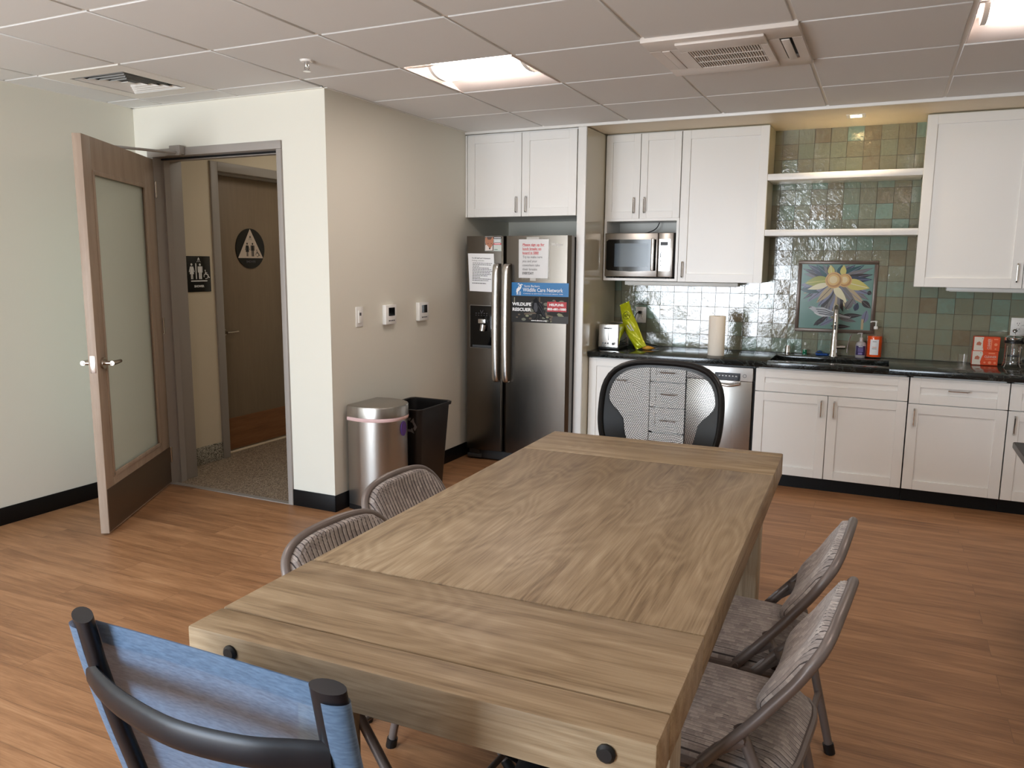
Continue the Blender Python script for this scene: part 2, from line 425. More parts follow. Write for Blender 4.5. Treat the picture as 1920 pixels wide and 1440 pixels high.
def thing(name, label, cat, loc=(0, 0, 0), rz=0, group=None, world=True):
    """an Empty at a thing's base; parts of a world=True thing are written in world coordinates"""
    o = bpy.data.objects.new(name, None); o.empty_display_size = .05; COL.objects.link(o)
    o.location = loc; o.rotation_euler = (0, 0, rz); o['label'] = label; o['category'] = cat
    if group: o['group'] = group
    if world: OFF[o.name] = loc
    return o
def tag(o, label, cat, group=None):
    o['label'] = label; o['category'] = cat
    if group: o['group'] = group
    return o
def struct(b, name, label=None, parent=None):
    o = b.build(name, parent)
    if parent is None: o['kind'] = 'structure'
    if label: o['label'] = label; 
    return o
def sroot(name, label, loc, rz=0, world=True):
    o = bpy.data.objects.new(name, None); COL.objects.link(o); o.location = loc; o.rotation_euler = (0, 0, rz)
    o['kind'] = 'structure'; o['label'] = label
    if world: OFF[o.name] = loc
    return o
def dup(root, loc, rz, label):
    r = root.copy(); COL.objects.link(r); r.location = loc; r.rotation_euler = (0, 0, rz); r['label'] = label
    def rec(src, dst):
        for ch in list(src.children):
            c = ch.copy(); COL.objects.link(c); c.parent = dst; rec(ch, c)
    rec(root, r); return r
def text(name, s, size, mat, parent, o, u, v, d=.0006, align='LEFT', width=None, bold=0):
    """lettering as a mesh on the plane o + u*a + v*b"""
    cu = bpy.data.curves.new(name, 'FONT'); cu.body = s; cu.size = size; cu.extrude = .0003; cu.align_x = align; cu.offset = bold
    cu.space_line = 1.0; cu.resolution_u = 3
    ob = bpy.data.objects.new(name+'_src', cu); COL.objects.link(ob)
    bpy.context.view_layer.update()
    me = bpy.data.meshes.new_from_object(ob.evaluated_get(bpy.context.evaluated_depsgraph_get()))
    bpy.data.objects.remove(ob)
    xs = [q.co.x for q in me.vertices] or [0]
    k = 1 if not width else width/max(1e-6, max(xs)-min(xs))
    u, v, o = Vector(u), Vector(v), Vector(o); n = u.cross(v).normalized(); off = Vector(OFF.get(parent.name, (0, 0, 0)))
    for q in me.vertices: q.co = o+u*q.co.x*k+v*q.co.y+n*(q.co.z+d)-off
    me.materials.clear(); me.materials.append(mat)
    t = bpy.data.objects.new(name, me); COL.objects.link(t); t.parent = parent; OFF[t.name] = tuple(off)
    return t
class P2:
    """flat art on a plane: o + u*a + v*b"""
    def __init__(s, b, o, u, v, t=.0006): s.b = b; s.o = Vector(o); s.u = Vector(u); s.v = Vector(v); s.t = t; s.k = 0
    def poly(s, pts, mat, lift=None):
        s.k += 1; d = (lift if lift is not None else s.k*.00002)
        s.b.use(mat).prism(pts, s.o, s.u, s.v, 0, s.t+d)
    def rect(s, a0, a1, b0, b1, mat, **k): s.poly([(a0, b0), (a1, b0), (a1, b1), (a0, b1)], mat, **k)
    def disc(s, a, b, r, mat, n=24, ry=None, **k): s.poly([(a+r*math.cos(2*PI*i/n), b+(ry or r)*math.sin(2*PI*i/n)) for i in range(n)], mat, **k)
    def line(s, pts, wd, mat):
        for (a0, b0), (a1, b1) in zip(pts, pts[1:]):
            L = math.hypot(a1-a0, b1-b0) or 1e-9; nx, ny = -(b1-b0)/L*wd/2, (a1-a0)/L*wd/2
            s.poly([(a0+nx, b0+ny), (a0-nx, b0-ny), (a1-nx, b1-ny), (a1+nx, b1+ny)], mat)
    def arc(s, a, b, r, t0, t1, wd, mat, n=16):
        s.line([(a+r*math.cos(math.radians(t0+(t1-t0)*i/n)), b+r*math.sin(math.radians(t0+(t1-t0)*i/n))) for i in range(n+1)], wd, mat)
    def leaf(s, a, b, L, wd, ang, mat, vein=None):
        ca, sa = math.cos(math.radians(ang)), math.sin(math.radians(ang)); pts = []
        for i in range(13):
            t = i/12; pts.append((t*L, wd/2*math.sin(PI*t**.8)))
        pts += [(x, -y) for x, y in pts[-2:0:-1]]
        s.poly([(a+x*ca-y*sa, b+x*sa+y*ca) for x, y in pts], mat)
        if vein: s.line([(a, b), (a+L*.92*ca, b+L*.92*sa)], wd*.07, vein)
    def person(s, a, b, h, mat, dress=False):
        """figure of height h standing on (a, b)"""
        s.disc(a, b+h*.92, h*.075, mat, 16)
        if dress:
            s.poly([(a-.09*h, b+.8*h), (a+.09*h, b+.8*h), (a+.11*h, b+.6*h), (a+.17*h, b+.32*h), (a-.17*h, b+.32*h), (a-.11*h, b+.6*h)], mat)
            s.rect(a-.08*h, a-.015*h, b, b+.33*h, mat); s.rect(a+.015*h, a+.08*h, b, b+.33*h, mat)
            for q in (-1, 1): s.line([(a+q*.1*h, b+.79*h), (a+q*.2*h, b+.45*h)], .055*h, mat)
        else:
            s.rect(a-.12*h, a+.12*h, b+.42*h, b+.81*h, mat)
            s.rect(a-.115*h, a-.015*h, b, b+.45*h, mat); s.rect(a+.015*h, a+.115*h, b, b+.45*h, mat)
            for q in (-1, 1): s.line([(a+q*.165*h, b+.8*h), (a+q*.165*h, b+.42*h)], .055*h, mat)
    def wheelchair(s, a, b, h, mat):
        s.arc(a, b+.3*h, .28*h, -110, 200, .07*h, mat); s.disc(a-.08*h, b+.93*h, .07*h, mat, 12)
        s.line([(a-.06*h, b+.82*h), (a-.02*h, b+.5*h), (a+.25*h, b+.5*h), (a+.4*h, b+.15*h), (a+.52*h, b+.2*h)], .085*h, mat)
        s.line([(a-.05*h, b+.68*h), (a+.2*h, b+.68*h)], .06*h, mat)
    def shower(s, a, b, h, mat):
        s.poly([(a-.35*h, b+.55*h), (a+.35*h, b+.55*h), (a+.12*h, b+.85*h), (a+.12*h, b+h), (a-.12*h, b+h), (a-.12*h, b+.85*h)], mat)
        for q in (-1, 0, 1): s.line([(a+q*.2*h, b+.45*h), (a+q*.5*h, b)], .08*h, mat)

# ================================================================== THE SETTING
XL, YD, XC, YK, YS = -4.346, 3.596, -2.851, 5.93, 5.185   # left wall, door wall, column side, kitchen wall, soffit edge
H = 2.40
DX0, DX1, DZ = -4.18, -3.195, 2.095                      # door opening
struct(B(m_floor).box(XL-.1, XRW+.1, YBW-.15, YD+.015, -.08, 0).box(XC-.1, XRW+.1, YD+.015, YK+.05, -.08, 0), 'floor')
b = B(m_hallfloor).box(-6.2, XC-.1, YD+.015, 6.2, -.08, 0); struct(b, 'floor_hall')
struct(B(m_frame).box(DX0, DX1, YD-.01, YD+.03, 0, .004), 'trim_1', 'thin grey threshold strip between wood and speckled floor')
struct(B(m_wall).box(XL-.12, XL, YBW-.12, YD+.2, 0, H+.12), 'wall_left')
b = B(m_wall)
b.box(XL, DX0-.045, YD, YD+.19, 0, H+.12); b.box(DX1+.03, XC, YD, YD+.19, 0, H+.12); b.box(DX0-.045, DX1+.03, YD, YD+.19, DZ+.045, H+.12)
struct(b, 'wall_door_side')
struct(B(m_wall).box(XC-.15, XC, YD+.19, YK+.12, 0, H+.12), 'wall_alcove')
struct(B(m_wall).box(XC, XRW+.12, YK, YK+.12, 0, H+.12), 'wall_kitchen')
struct(B(m_wall).box(XRW, XRW+.12, YBW-.12, YK, 0, H+.12), 'wall_right')
b = B(m_wall); xs = [XL]+[v for q in WINS for v in q[:2]]+[XRW]
for i in range(0, len(xs), 2): b.box(xs[i], xs[i+1], YBW-.12, YBW, 0, H+.12)
for x0, x1, z0, z1 in WINS: b.box(x0, x1, YBW-.12, YBW, 0, z0); b.box(x0, x1, YBW-.12, YBW, z1, H+.12)
struct(b, 'wall_back')
for i, (x0, x1, z0, z1) in enumerate(WINS):
    b = B(m_frame); t = .045
    b.box(x0, x1, YBW-.09, YBW-.03, z0, z0+t); b.box(x0, x1, YBW-.09, YBW-.03, z1-t, z1)
    b.box(x0, x0+t, YBW-.09, YBW-.03, z0, z1); b.box(x1-t, x1, YBW-.09, YBW-.03, z0, z1)
    nm = 3 if i == 0 else 2
    for k in range(1, nm):
        xm = x0+(x1-x0)*k/nm; b.box(xm-.03, xm+.03, YBW-.09, YBW-.03, z0, z1)
    wn = struct(b, 'window_%d' % (i+1), 'wide grey framed window letting in daylight')
    B(m_glass).box(x0+t, x1-t, YBW-.062, YBW-.056, z0+t, z1-t).build('pane', wn)
# black rubber bases
def base(name, x0, x1, y0, y1):
    b = B(m_base).box(x0, x1, y0, y1, 0, .1, .003); struct(b, name)
base('baseboard_left', XL, XL+.008, YBW, YD)
base('baseboard_door_side', DX1+.033, XC+.008, YD-.008, YD)
base('baseboard_alcove', XC, XC+.008, YD-.008, 5.3)
base('baseboard_back', WINS[0][1]+.02, XRW, YBW, YBW+.008)
base('baseboard_right', XRW-.008, XRW, YBW, 5.3)
# ceiling: lay-in tiles, recessed grid
GX, GY, TX, TY = -3.447, 2.1638, .61, .6164
skip = {(2, 2), (6, 2), (4, 2), (-1, 1), (2, -2), (6, -2)}
bt = B(m_ceil); g = .008
def rects(x0, x1, y0, y1):
    for a0, a1, c0, c1 in ((XL, XC, YBW, YD), (XC, XRW, YBW, YS)):
        u0, u1, v0, v1 = max(x0, a0), min(x1, a1), max(y0, c0), min(y1, c1)
        if u1-u0 > .02 and v1-v0 > .02: yield u0, u1, v0, v1
for i in range(-2, 12):
    for j in range(-8, 6):
        if (i, j) in skip: continue
        x0, x1, y0, y1 = GX+i*TX, GX+(i+1)*TX, GY+j*TY, GY+(j+1)*TY
        full = x1 < XC or (x0 >= XC and y1 <= YS)
        if (x0 < XC < x1) and y1 <= YD: bt.box(max(x0, XL)+g, x1-g, max(y0, YBW)+g, y1-g, H, H+.02, .0025, 1); continue
        for u0, u1, v0, v1 in rects(x0, x1, y0, y1):
            bt.box(u0+g, u1-g, v0+g, v1-g, H, H+.02, .0025, 1)
struct(bt, 'ceiling')
b = B(m_grid)
for i in range(-1, 12): 
    x = GX+i*TX
    if x < XC: b.box(x-.0125, x+.0125, YBW, YD, H+.007, H+.03)
    else: b.box(x-.0125, x+.0125, YBW, YS, H+.007, H+.03)
for j in range(-7, 5):
    y = GY+j*TY
    b.box(XL, XRW, y-.0125, y+.0125, H+.0065, H+.028) if y < YD else b.box(XC, XRW, y-.0125, y+.0125, H+.0065, H+.028)
b.box(XL, XL+.02, YBW, YD, H-.002, H+.002); b.box(XL, XC, YD-.02, YD, H-.002, H+.002); b.box(XC, XC+.02, YD, YS, H-.002, H+.002)
struct(b, 'trim_2', 'white metal ceiling grid between the tiles')
struct(B(m_ceil).box(XL-.1, XRW+.1, YBW-.1, YK+.1, H+.09, H+.12), 'ceiling_slab')
# soffit over the kitchen
b = B(M('soffit_paint', (226, 214, 190), .5)).box(XC, XRW, YS+.012, YK, 2.39, 2.43); struct(b, 'ceiling_soffit')
b = B(m_white).box(XC, XRW, YS-.004, YS+.014, 2.383, 2.43, .003); struct(b, 'trim_3', 'white edge strip where the tile ceiling meets the kitchen soffit')

# ---- door opening with metal frame
b = B(m_frame)
for x0, x1 in ((DX0-.05, DX0), (DX1, DX1+.035)):
    b.box(x0, x1, YD-.014, YD+.205, 0, DZ+.0, .003)
b.box(DX0-.05, DX1+.035, YD-.014, YD+.205, DZ, DZ+.047, .003)
b.box(DX0, DX0+.014, YD+.055, YD+.1, 0, DZ-.014); b.box(DX1-.014, DX1, YD+.055, YD+.1, 0, DZ-.014); b.box(DX0, DX1, YD+.055, YD+.1, DZ-.016, DZ)
b.use(m_black).box(DX0+.004, DX1-.004, YD+.045, YD+.055, DZ-.012, DZ-.002)
fr = struct(b, 'trim_4', 'grey painted metal frame of the open doorway')
# ---- the open door (local: X along the leaf from hinge, -Y thickness)
hx, hy = -4.185, 3.585; ang = math.atan2(2.735-3.6, -3.67+4.185)
d1 = sroot('door_1', 'open pale wood door with a tall frosted glass panel and bronze kickplate', (hx, hy, 0), ang, False)
W_, HT, T_ = 1.0, 2.085, .044
gx0, gx1, gz0, gz1 = .155, .895, .30, 1.915
b = B(m_door)
b.box(0, gx0, -T_, 0, .012, HT, .0015); b.box(gx1, W_, -T_, 0, .012, HT, .0015); b.box(gx0, gx1, -T_, 0, .012, gz0, .0); b.box(gx0, gx1, -T_, 0, gz1, HT)
b.build('leaf', d1)
b = B(m_door)
for y0, y1 in ((-.006, .004), (-T_-.004, -T_+.006)):
    b.box(gx0-.004, gx0+.02, y0, y1, gz0, gz1, .002); b.box(gx1-.02, gx1+.004, y0, y1, gz0, gz1, .002)
    b.box(gx0, gx1, y0, y1, gz0-.004, gz0+.02, .002); b.box(gx0, gx1, y0, y1, gz1-.02, gz1+.004, .002)
b.build('glazing_bead', d1)
B(m_frost).box(gx0+.004, gx1-.004, -.03, -.018, gz0+.004, gz1-.004).build('glass_panel', d1)
B(m_kick).box(.004, W_-.006, 0, .0022, .02, .252).build('kickplate', d1)['label'] = 'bronze kickplate'
def lever(sgn):
    b = B(m_nickel); y0 = 0 if sgn > 0 else -T_; q = lambda d: y0+sgn*d
    b.cyl((.935, q(0), .925), (.935, q(.012), .925), .03, 28)
    b.cyl((.935, q(.01), .925), (.935, q(.055), .925), .011, 16)
    b.tube([(.945, q(.052), .925), (.92, q(.055), .925), (.88, q(.056), .925), (.84, q(.054), .925), (.822, q(.048), .925)], [.0125, .0125, .0115, .010, .007], 14)
    return b.build('lever_handle', d1)
lever(1); lever(-1)
B(m_nickel).box(W_, W_+.002, -.036, -.008, .88, .97, .001).cyl((W_, -.022, .925), (W_+.006, -.022, .925), .009, 12).build('latch_plate', d1)
cl = B(m_frame).box(.12, .4, -T_-.06, -T_, HT-.075, HT-.012, .006).build('closer_body', d1)
ca, sa = math.cos(-ang), math.sin(-ang)
def toloc(x, y, z): X, Y = x-hx, y-hy; return (X*ca-Y*sa, X*sa+Y*ca, z)
A0, A1 = toloc(-3.93, 3.55, 2.105), (.43, -.075, 2.10)
B(m_frame).tube([(.27, -.075, 2.10), A1], .008, 8).tube([A1, A0], .008, 8).build('closer_arm', d1)
tag(B(m_frame).box(-3.99, -3.90, 3.54, 3.582, 2.098, 2.15, .004).box(-4.02, -3.9, 3.535, 3.555, 2.09, 2.105, .003).build('closer_bracket'), 'small grey arm bracket on the head of the door frame', 'bracket')
b = B(m_nickel)
for z in (.2, 1.05, 1.9): b.cyl((-.004, .006, z-.05), (-.004, .006, z+.05), .008, 10)
b.build('hinge', d1)
# ---- hall beyond
b = B(m_hallwall); b.box(-4.52, -4.40, YD+.2, 4.243, 0, 2.5); b.box(-4.52, -4.40, 5.32, 6.1, 0, 2.5); b.box(-4.52, -4.40, 4.243, 5.32, 2.165, 2.5)
struct(b, 'wall_hall_left')
struct(B(m_hallwall).box(-4.4, XC-.15, 6.0, 6.12, 0, 2.5), 'wall_hall_end')
struct(B(m_hallwall).box(-5.4, XC-.15, YD+.19, 6.12, 2.5, 2.56), 'ceiling_hall')
struct(B(m_terrazzo).box(-4.4, -4.392, YD+.2, 4.243, 0, .13, .002), 'baseboard_hall', 'speckled grey stone base in the hall')
b = B(m_frame)
b.box(-4.50, -4.385, 4.243, 4.31, 0, 2.165, .003); b.box(-4.50, -4.385, 5.25, 5.32, 0, 2.165, .003); b.box(-4.50, -4.385, 4.31, 5.25, 2.10, 2.165, .003)
b.box(-4.52, -4.455, 4.31, 5.25, 2.085, 2.1); b.box(-4.52, -4.46, 4.31, 4.325, 0, 2.1); b.box(-4.52, -4.46, 5.235, 5.25, 0, 2.1)
struct(b, 'trim_5', 'beige metal frame around the shower door')
d2 = sroot('door_2', 'closed brown shower door in the hall with a wooden kick panel', (-4.5, 4.325, 0))
B(m_halldoor).box(-4.545, -4.50, 4.328, 5.232, .014, 2.084, .001).build('leaf', d2)
B(m_kickwood).box(-4.50, -4.497, 4.335, 5.1, .02, .265).build('kick_panel', d2)
B(m_nickel).cyl((-4.5, 4.40, .93), (-4.49, 4.40, .93), .028, 20).cyl((-4.49, 4.40, .93), (-4.445, 4.40, .93), .010, 12).tube([(-4.447, 4.392, .93), (-4.443, 4.43, .93), (-4.445, 4.50, .932)], .010, 12).build('lever_handle', d2)
struct(B(M('leaking_light_strip', (236, 220, 196), .4)).box(-4.56, -4.47, 4.31, 5.25, 0, .008, .002), 'trim_6', 'pale strip painted as light leaking under the shower door')  # pale colour stands in for the bright line of light under the door
struct(B(m_hallwall).box(-5.4, -5.28, 4.2, 5.4, 0, 2.5).box(-5.4, -4.52, 4.13, 4.2, 0, 2.5).box(-5.4, -4.52, 5.4, 5.47, 0, 2.5), 'wall_shower')
def lamp(name, loc, sx_, sy_, power, col, rot=(0, 0, 0)):
    l = bpy.data.lights.new(name, 'AREA'); l.shape = 'RECTANGLE'; l.size = sx_; l.size_y = sy_; l.energy = power; l.color = col
    o = bpy.data.objects.new(name, l); COL.objects.link(o); o.location = loc; o.rotation_euler = rot; return o
lamp('hall_ceiling_light', (-3.6, 4.9, 2.47), .5, .5, 2.0, (1, .9, .78))
lamp('shower_room_light', (-4.9, 4.8, 2.4), .4, .4, 5, (1, .82, .62))

# shower signs
def rect_sign():
    o = thing('shower_sign', 'black rectangular shower sign with white figures on the beige hall wall', 'sign', (-4.4, 4.0965, 1.245))
    B(m_blackgloss).box(-4.4, -4.394, 3.987, 4.207, 1.245, 1.495, .002).build('sign_plate', o)
    b = B(); p = P2(b, (-4.394, 3.987, 1.245), (0, 1, 0), (0, 0, 1))
    p.shower(.115, .208, .032, m_paper); p.person(.05, .09, .11, m_paper, True); p.rect(.0845, .0925, .09, .2, m_paper); p.person(.125, .09, .11, m_paper); p.wheelchair(.175, .09, .065, m_paper)
    p.rect(.04, .185, .073, .081, m_paper); b.build('pictograms', o)
    text('lettering', 'SHOWER', .021, m_paper, o, (-4.394, 4.097, 1.278), (0, 1, 0), (0, 0, 1), align='CENTER', bold=.0006)
rect_sign()
def round_sign():
    o = thing('shower_sign', 'round black shower sign with a pale triangle on the brown door', 'sign', (-4.5, 4.716, 1.41))
    B(m_blackgloss).tube([(-4.5, 4.716, 1.56), (-4.494, 4.716, 1.56)], .153, 48).build('sign_plate', o)
    b = B(); p = P2(b, (-4.494, 4.716, 1.56), (0, 1, 0), (0, 0, 1)); pale = M('pale_sign_triangle', (206, 190, 176), .6)
    p.poly([(-.133, -.073), (.133, -.073), (0, .15)], pale)
    p.shower(0, .065, .033, m_black); p.person(-.035, -.06, .105, m_black, True); p.person(.022, -.06, .105, m_black); p.wheelchair(.07, -.062, .055, m_black)
    b.build('pictograms', o)
    text('lettering', 'SHOWER', .024, m_greyink, o, (-4.494, 4.716, 1.452), (0, 1, 0), (0, 0, 1), align='CENTER', bold=.0005)
round_sign()

# ---- things on the ceiling
def troffer(i, j, label):
    x0, x1, y0, y1 = GX+i*TX+.012, GX+(i+1)*TX-.012, GY+j*TY+.012, GY+(j+1)*TY-.012
    o = thing('ceiling_light', label, 'ceiling light', ((x0+x1)/2, (y0+y1)/2, H), group=None)
    b = B(M('troffer_white', (240, 232, 228), .4)); yc = (y0+y1)/2; d = .055
    # curved reflector wings
    for s_ in (-1, 1):
        prof = [(yc+s_*(y1-y0)/2, H+.002), (yc+s_*(y1-y0)*.47, H+.004), (yc+s_*.2, H+.02), (yc+s_*.12, H+d), (yc+s_*.1, H+d+.01)]
        b.add([(x, y, z) for x in (x0, x1) for y, z in prof], [(k, k+1, 5+k+1, 5+k) for k in range(4)])
    b.box(x0, x0+.004, y0, y1, H, H+d+.02); b.box(x1-.004, x1, y0, y1, H, H+d+.02); b.box(x0, x1, y0, y1, H+d+.02, H+d+.03)
    b.build('housing', o)
    b = B(m_lamp); pr = [(yc+.125*math.cos(PI*k/12), H+d-.052*math.sin(PI*k/12)) for k in range(13)]
    N = len(pr); b.add([(x, y, z) for x in (x0+.05, x1-.05) for y, z in pr], [(k, k+1, N+k+1, N+k) for k in range(N-1)])
    b.build('diffuser', o)
    for xa, xb in ((x0+.03, x0+.05), (x1-.05, x1-.03)):
        B(m_white).add([(x, y, z) for x in (xa, xb) for y, z in pr], [(k, k+1, N+k+1, N+k) for k in range(N-1)]+[tuple(range(N)), tuple(range(N, 2*N))]).build('end_cap', o)
    return o
troffer(2, 2, 'lit square ceiling light near the upper cabinets, middle of the picture')
troffer(6, 2, 'lit square ceiling light at the top right corner of the picture')
troffer(2, -2, 'unseen square ceiling light added behind the camera, over the window side of the table')  # unseen fixture, added for the light it gives the room
troffer(6, -2, 'unseen square ceiling light added behind the camera, on the side of the dark desk')  # also out of view, added for its light
# supply vent
x0, y0 = GX-TX, GY+TY; o = thing('ceiling_vent', 'square louvred air vent in the ceiling near the open door', 'vent', (x0+.3, y0+.3, H))
b = B(m_grid); a, c = x0+.008, y0+.008; s_ = .6
b.box(a, a+s_-.005, c, c+.1, H-.002, H+.008); b.box(a, a+s_-.005, c+s_-.1, c+s_, H-.002, H+.008); b.box(a, a+.1, c+.1, c+s_-.1, H-.002, H+.008); b.box(a+s_-.1, a+s_-.005, c+.1, c+s_-.1, H-.002, H+.008)
b.build('face_plate', o)
b = B(m_grid); xm, ym = a+.298, c+.3
for k, (ri, ro) in enumerate(((.170, .184), (.132, .146), (.094, .108), (.056, .070))):
    zi, zo = H+.012, H-.001
    vs = [(xm+q[0]*ro, ym+q[1]*ro, zo) for q in ((-1, -1), (1, -1), (1, 1), (-1, 1))]+[(xm+q[0]*ri, ym+q[1]*ri, zi) for q in ((-1, -1), (1, -1), (1, 1), (-1, 1))]
    b.add(vs, [(q, (q+1) % 4, 4+(q+1) % 4, 4+q) for q in range(4)])
b.box(xm-.025, xm+.025, ym-.025, ym+.025, H-.001, H+.002); b.build('louvre', o)
B(m_black).box(xm-.205, xm+.205, ym-.205, ym+.205, H+.03, H+.034).build('duct_shade', o)  # black sheet above the blades paints the darkness inside the duct
# ceiling cassette
x0, x1, y0, y1 = -1.018, -.385, 3.378, 4.02; o = thing('air_conditioner', 'white ceiling air conditioner panel with a slotted grille', 'air conditioner', ((x0+x1)/2, (y0+y1)/2, H-.02))
m_ac = M('cassette_white', (222, 214, 206), .4)
b = B(m_ac); zt, zb = H+.01, H-.018
b.box(x0, x1, y0, y0+.16, zb, zt, .004); b.box(x0, x1, y1-.14, y1, zb, zt, .004); b.box(x0, x0+.05, y0+.16, y1-.14, zb, zt); b.box(x0+.09, x0+.135, y0+.16, y1-.14, zb, zt)
b.box(x1-.04, x1, y0+.16, y1-.14, zb, zt); b.box(x1-.135, x1-.09, y0+.16, y1-.14, zb, zt)
b.build('panel', o)
gx_, gX_ = x0+.135, x1-.135
b = B(m_ac); b.box(gx_, gX_, y0+.05, y0+.17, zb-.012, zb, .004); b.box(gx_, gX_, y1-.17, y1-.06, zb-.012, zb, .004); b.box(gx_, gx_+.03, y0+.17, y1-.17, zb-.012, zb); b.box(gX_-.03, gX_, y0+.17, y1-.17, zb-.012, zb)
n = 27
for k in range(n):
    x = gx_+.035+(gX_-gx_-.07)*k/(n-1); b.box(x-.0024, x+.0024, y0+.17, y1-.17, zb-.01, zb)
for k in (1, 2): y = y0+.17+(y1-y0-.34)*k/3; b.box(gx_+.03, gX_-.03, y-.002, y+.002, zb-.011, zb)
b.build('intake_grille', o)
B(m_black).box(gx_+.02, gX_-.02, y0+.16, y1-.16, zb+.004, zb+.006).box(x0+.05, x0+.09, y0+.16, y1-.14, zb+.018, zb+.02).box(x1-.09, x1-.04, y0+.16, y1-.14, zb+.018, zb+.02).build('filter_cavity', o)
B(m_ac).box(x0+.052, x0+.088, y0+.165, y1-.145, zb-.002, zb+.004, .002).build('air_flap', o)
B(m_ac).box(x1-.083, x1-.05, y0+.165, y1-.145, zb-.006, zb-.001, .002).build('air_flap', o)
# sprinkler
o = thing('sprinkler_head', 'small chrome fire sprinkler head hanging from a white ceiling cup', 'sprinkler', (-2.548, 3.089, H-.05))
B(m_white).lathe(-2.548, 3.089, [(.012, -.010), (.027, -.008), (.032, 0)], 28, H).build('cup', o)
B(m_chrome).lathe(-2.548, 3.089, [(.010, -.030), (.013, -.012), (.013, -.008)], 16, H).lathe(-2.548, 3.089, [(.004, -.052), (.018, -.051), (.018, -.048), (.004, -.047)], 20, H).tube([(-2.558, 3.089, H-.028), (-2.562, 3.089, H-.038), (-2.55, 3.089, H-.05)], .002, 6).tube([(-2.538, 3.089, H-.028), (-2.534, 3.089, H-.038), (-2.546, 3.089, H-.05)], .002, 6).build('nozzle', o)
# niche downlight
o = thing('recessed_downlight', 'small square recessed downlight glowing above the open shelves', 'downlight', (-.252, 5.5, 2.39))
B(m_white).box(-.252-.055, -.252+.055, 5.452, 5.466, 2.386, 2.391).box(-.252-.055, -.252+.055, 5.554, 5.568, 2.386, 2.391).box(-.307, -.285, 5.466, 5.554, 2.386, 2.391).box(-.219, -.197, 5.466, 5.554, 2.386, 2.391).build('bezel', o)
B(m_lampwarm).box(-.285, -.219, 5.466, 5.554, 2.3875, 2.389).build('lens', o)
l = bpy.data.lights.new('downlight_beam', 'SPOT'); l.energy = 9; l.color = (1, .78, .5); l.spot_size = 2.2; l.spot_blend = .8; l.shadow_soft_size = .03
q = bpy.data.objects.new('downlight_beam', l); COL.objects.link(q); q.location = (-.252, 5.51, 2.375)

# ---- items on the alcove wall
def wallbox(name, label, cat, y0, y1, z0, z1, d=.012):
    o = thing(name, label, cat, (XC, (y0+y1)/2, z0)); B(m_white).box(XC, XC+d, y0, y1, z0, z1, .003).build('cover_plate', o); return o
o = wallbox('light_switch', 'white wall light switch nearest the doorway corner', 'switch', 3.83, 3.90, 1.078, 1.198, .006)
B(m_white).box(XC+.006, XC+.011, 3.848, 3.882, 1.10, 1.175, .002).build('rocker', o); B(m_greyink).box(XC+.011, XC+.0116, 3.856, 3.874, 1.145, 1.163).build('indicator', o)
for (y0, y1), lab in (((4.108, 4.226), 'white wall thermostat with dark screen, next to the light switch'), ((4.500, 4.618), 'white wall thermostat with dark screen, nearest the refrigerator')):
    o = wallbox('thermostat', lab, 'thermostat', y0, y1, 1.075, 1.197, .028)
    B(m_blackgloss).box(XC+.028, XC+.029, y0+.03, y1-.02, 1.128, 1.18).build('screen', o)
    b = B(m_greyink)
    for k in range(4): b.box(XC+.028, XC+.0295, y0+.03+k*.018, y0+.040+k*.018, 1.094, 1.102)
    b.build('buttons', o)

# ================================================================== KITCHEN
YB = 5.918          # face of the wall tiles
b = B(m_tile)
nx, nz = int((XRW-TX0)/TP)+1, int((2.39-TZ0)/TP)+1
for i in range(nx):
    for j in range(nz):
        x0, z0 = TX0+i*TP+.0015, TZ0+j*TP+.0015; x1, z1 = min(x0+TP-.003, XRW), min(z0+TP-.003, 2.39)
        if x1-x0 < .01 or z1-z0 < .01: continue
        dx, dz, dy = random.gauss(0, .0006), random.gauss(0, .0006), random.gauss(0, .0005)
        y = lambda sx_, sz_: YB+dy+sx_*dx+sz_*dz
        b.add([(x0, y(-1, -1), z0), (x1, y(1, -1), z0), (x1, y(1, 1), z1), (x0, y(-1, 1), z1), (x0, YB+.01, z0), (x1, YB+.01, z0), (x1, YB+.01, z1), (x0, YB+.01, z1)],
              [(0, 1, 2, 3), (0, 4, 5, 1), (1, 5, 6, 2), (2, 6, 7, 3), (3, 7, 4, 0)])
b.use(m_grout).box(TX0, XRW, YB+.0045, YK, TZ0, 2.39)
struct(b, 'wall_backsplash', 'glossy sage green hand-made tiles on the kitchen wall')

def shaker(b, x0, x1, z0, z1, yf, fw=.058):
    """framed door face, front at yf (towards -Y)"""
    b.box(x0, x1, yf+.010, yf+.02, z0, z1)
    for q in ((x0, x0+fw, z0, z1), (x1-fw, x1, z0, z1), (x0+fw, x1-fw, z0, z0+fw), (x0+fw, x1-fw, z1-fw, z1)):
        b.box(q[0], q[1], yf, yf+.0105, q[2], q[3], .0012, 1)
def pull(par, x, z, yf, horiz=False, L=.105):
    h = L/2; y = yf-.026
    if horiz: pts = [(x-h, yf, z), (x-h, y+.006, z), (x-h+.006, y, z), (x+h-.006, y, z), (x+h, y+.006, z), (x+h, yf, z)]
    else: pts = [(x, yf, z-h), (x, y+.006, z-h), (x, y, z-h+.006), (x, y, z+h-.006), (x, y+.006, z+h), (x, yf, z+h)]
    return B(m_chrome).tube(pts, .0048, 8).build('handle', par)
def front(par, kind, x0, x1, z0, z1, yf, hx=None, hz=None, horiz=False, fw=.058):
    b = B(m_cab); shaker(b, x0, x1, z0, z1, yf, fw); d = b.build(kind, par)
    if hx is not None: pull(d, hx, hz, yf, horiz)
    return d
G = .0022
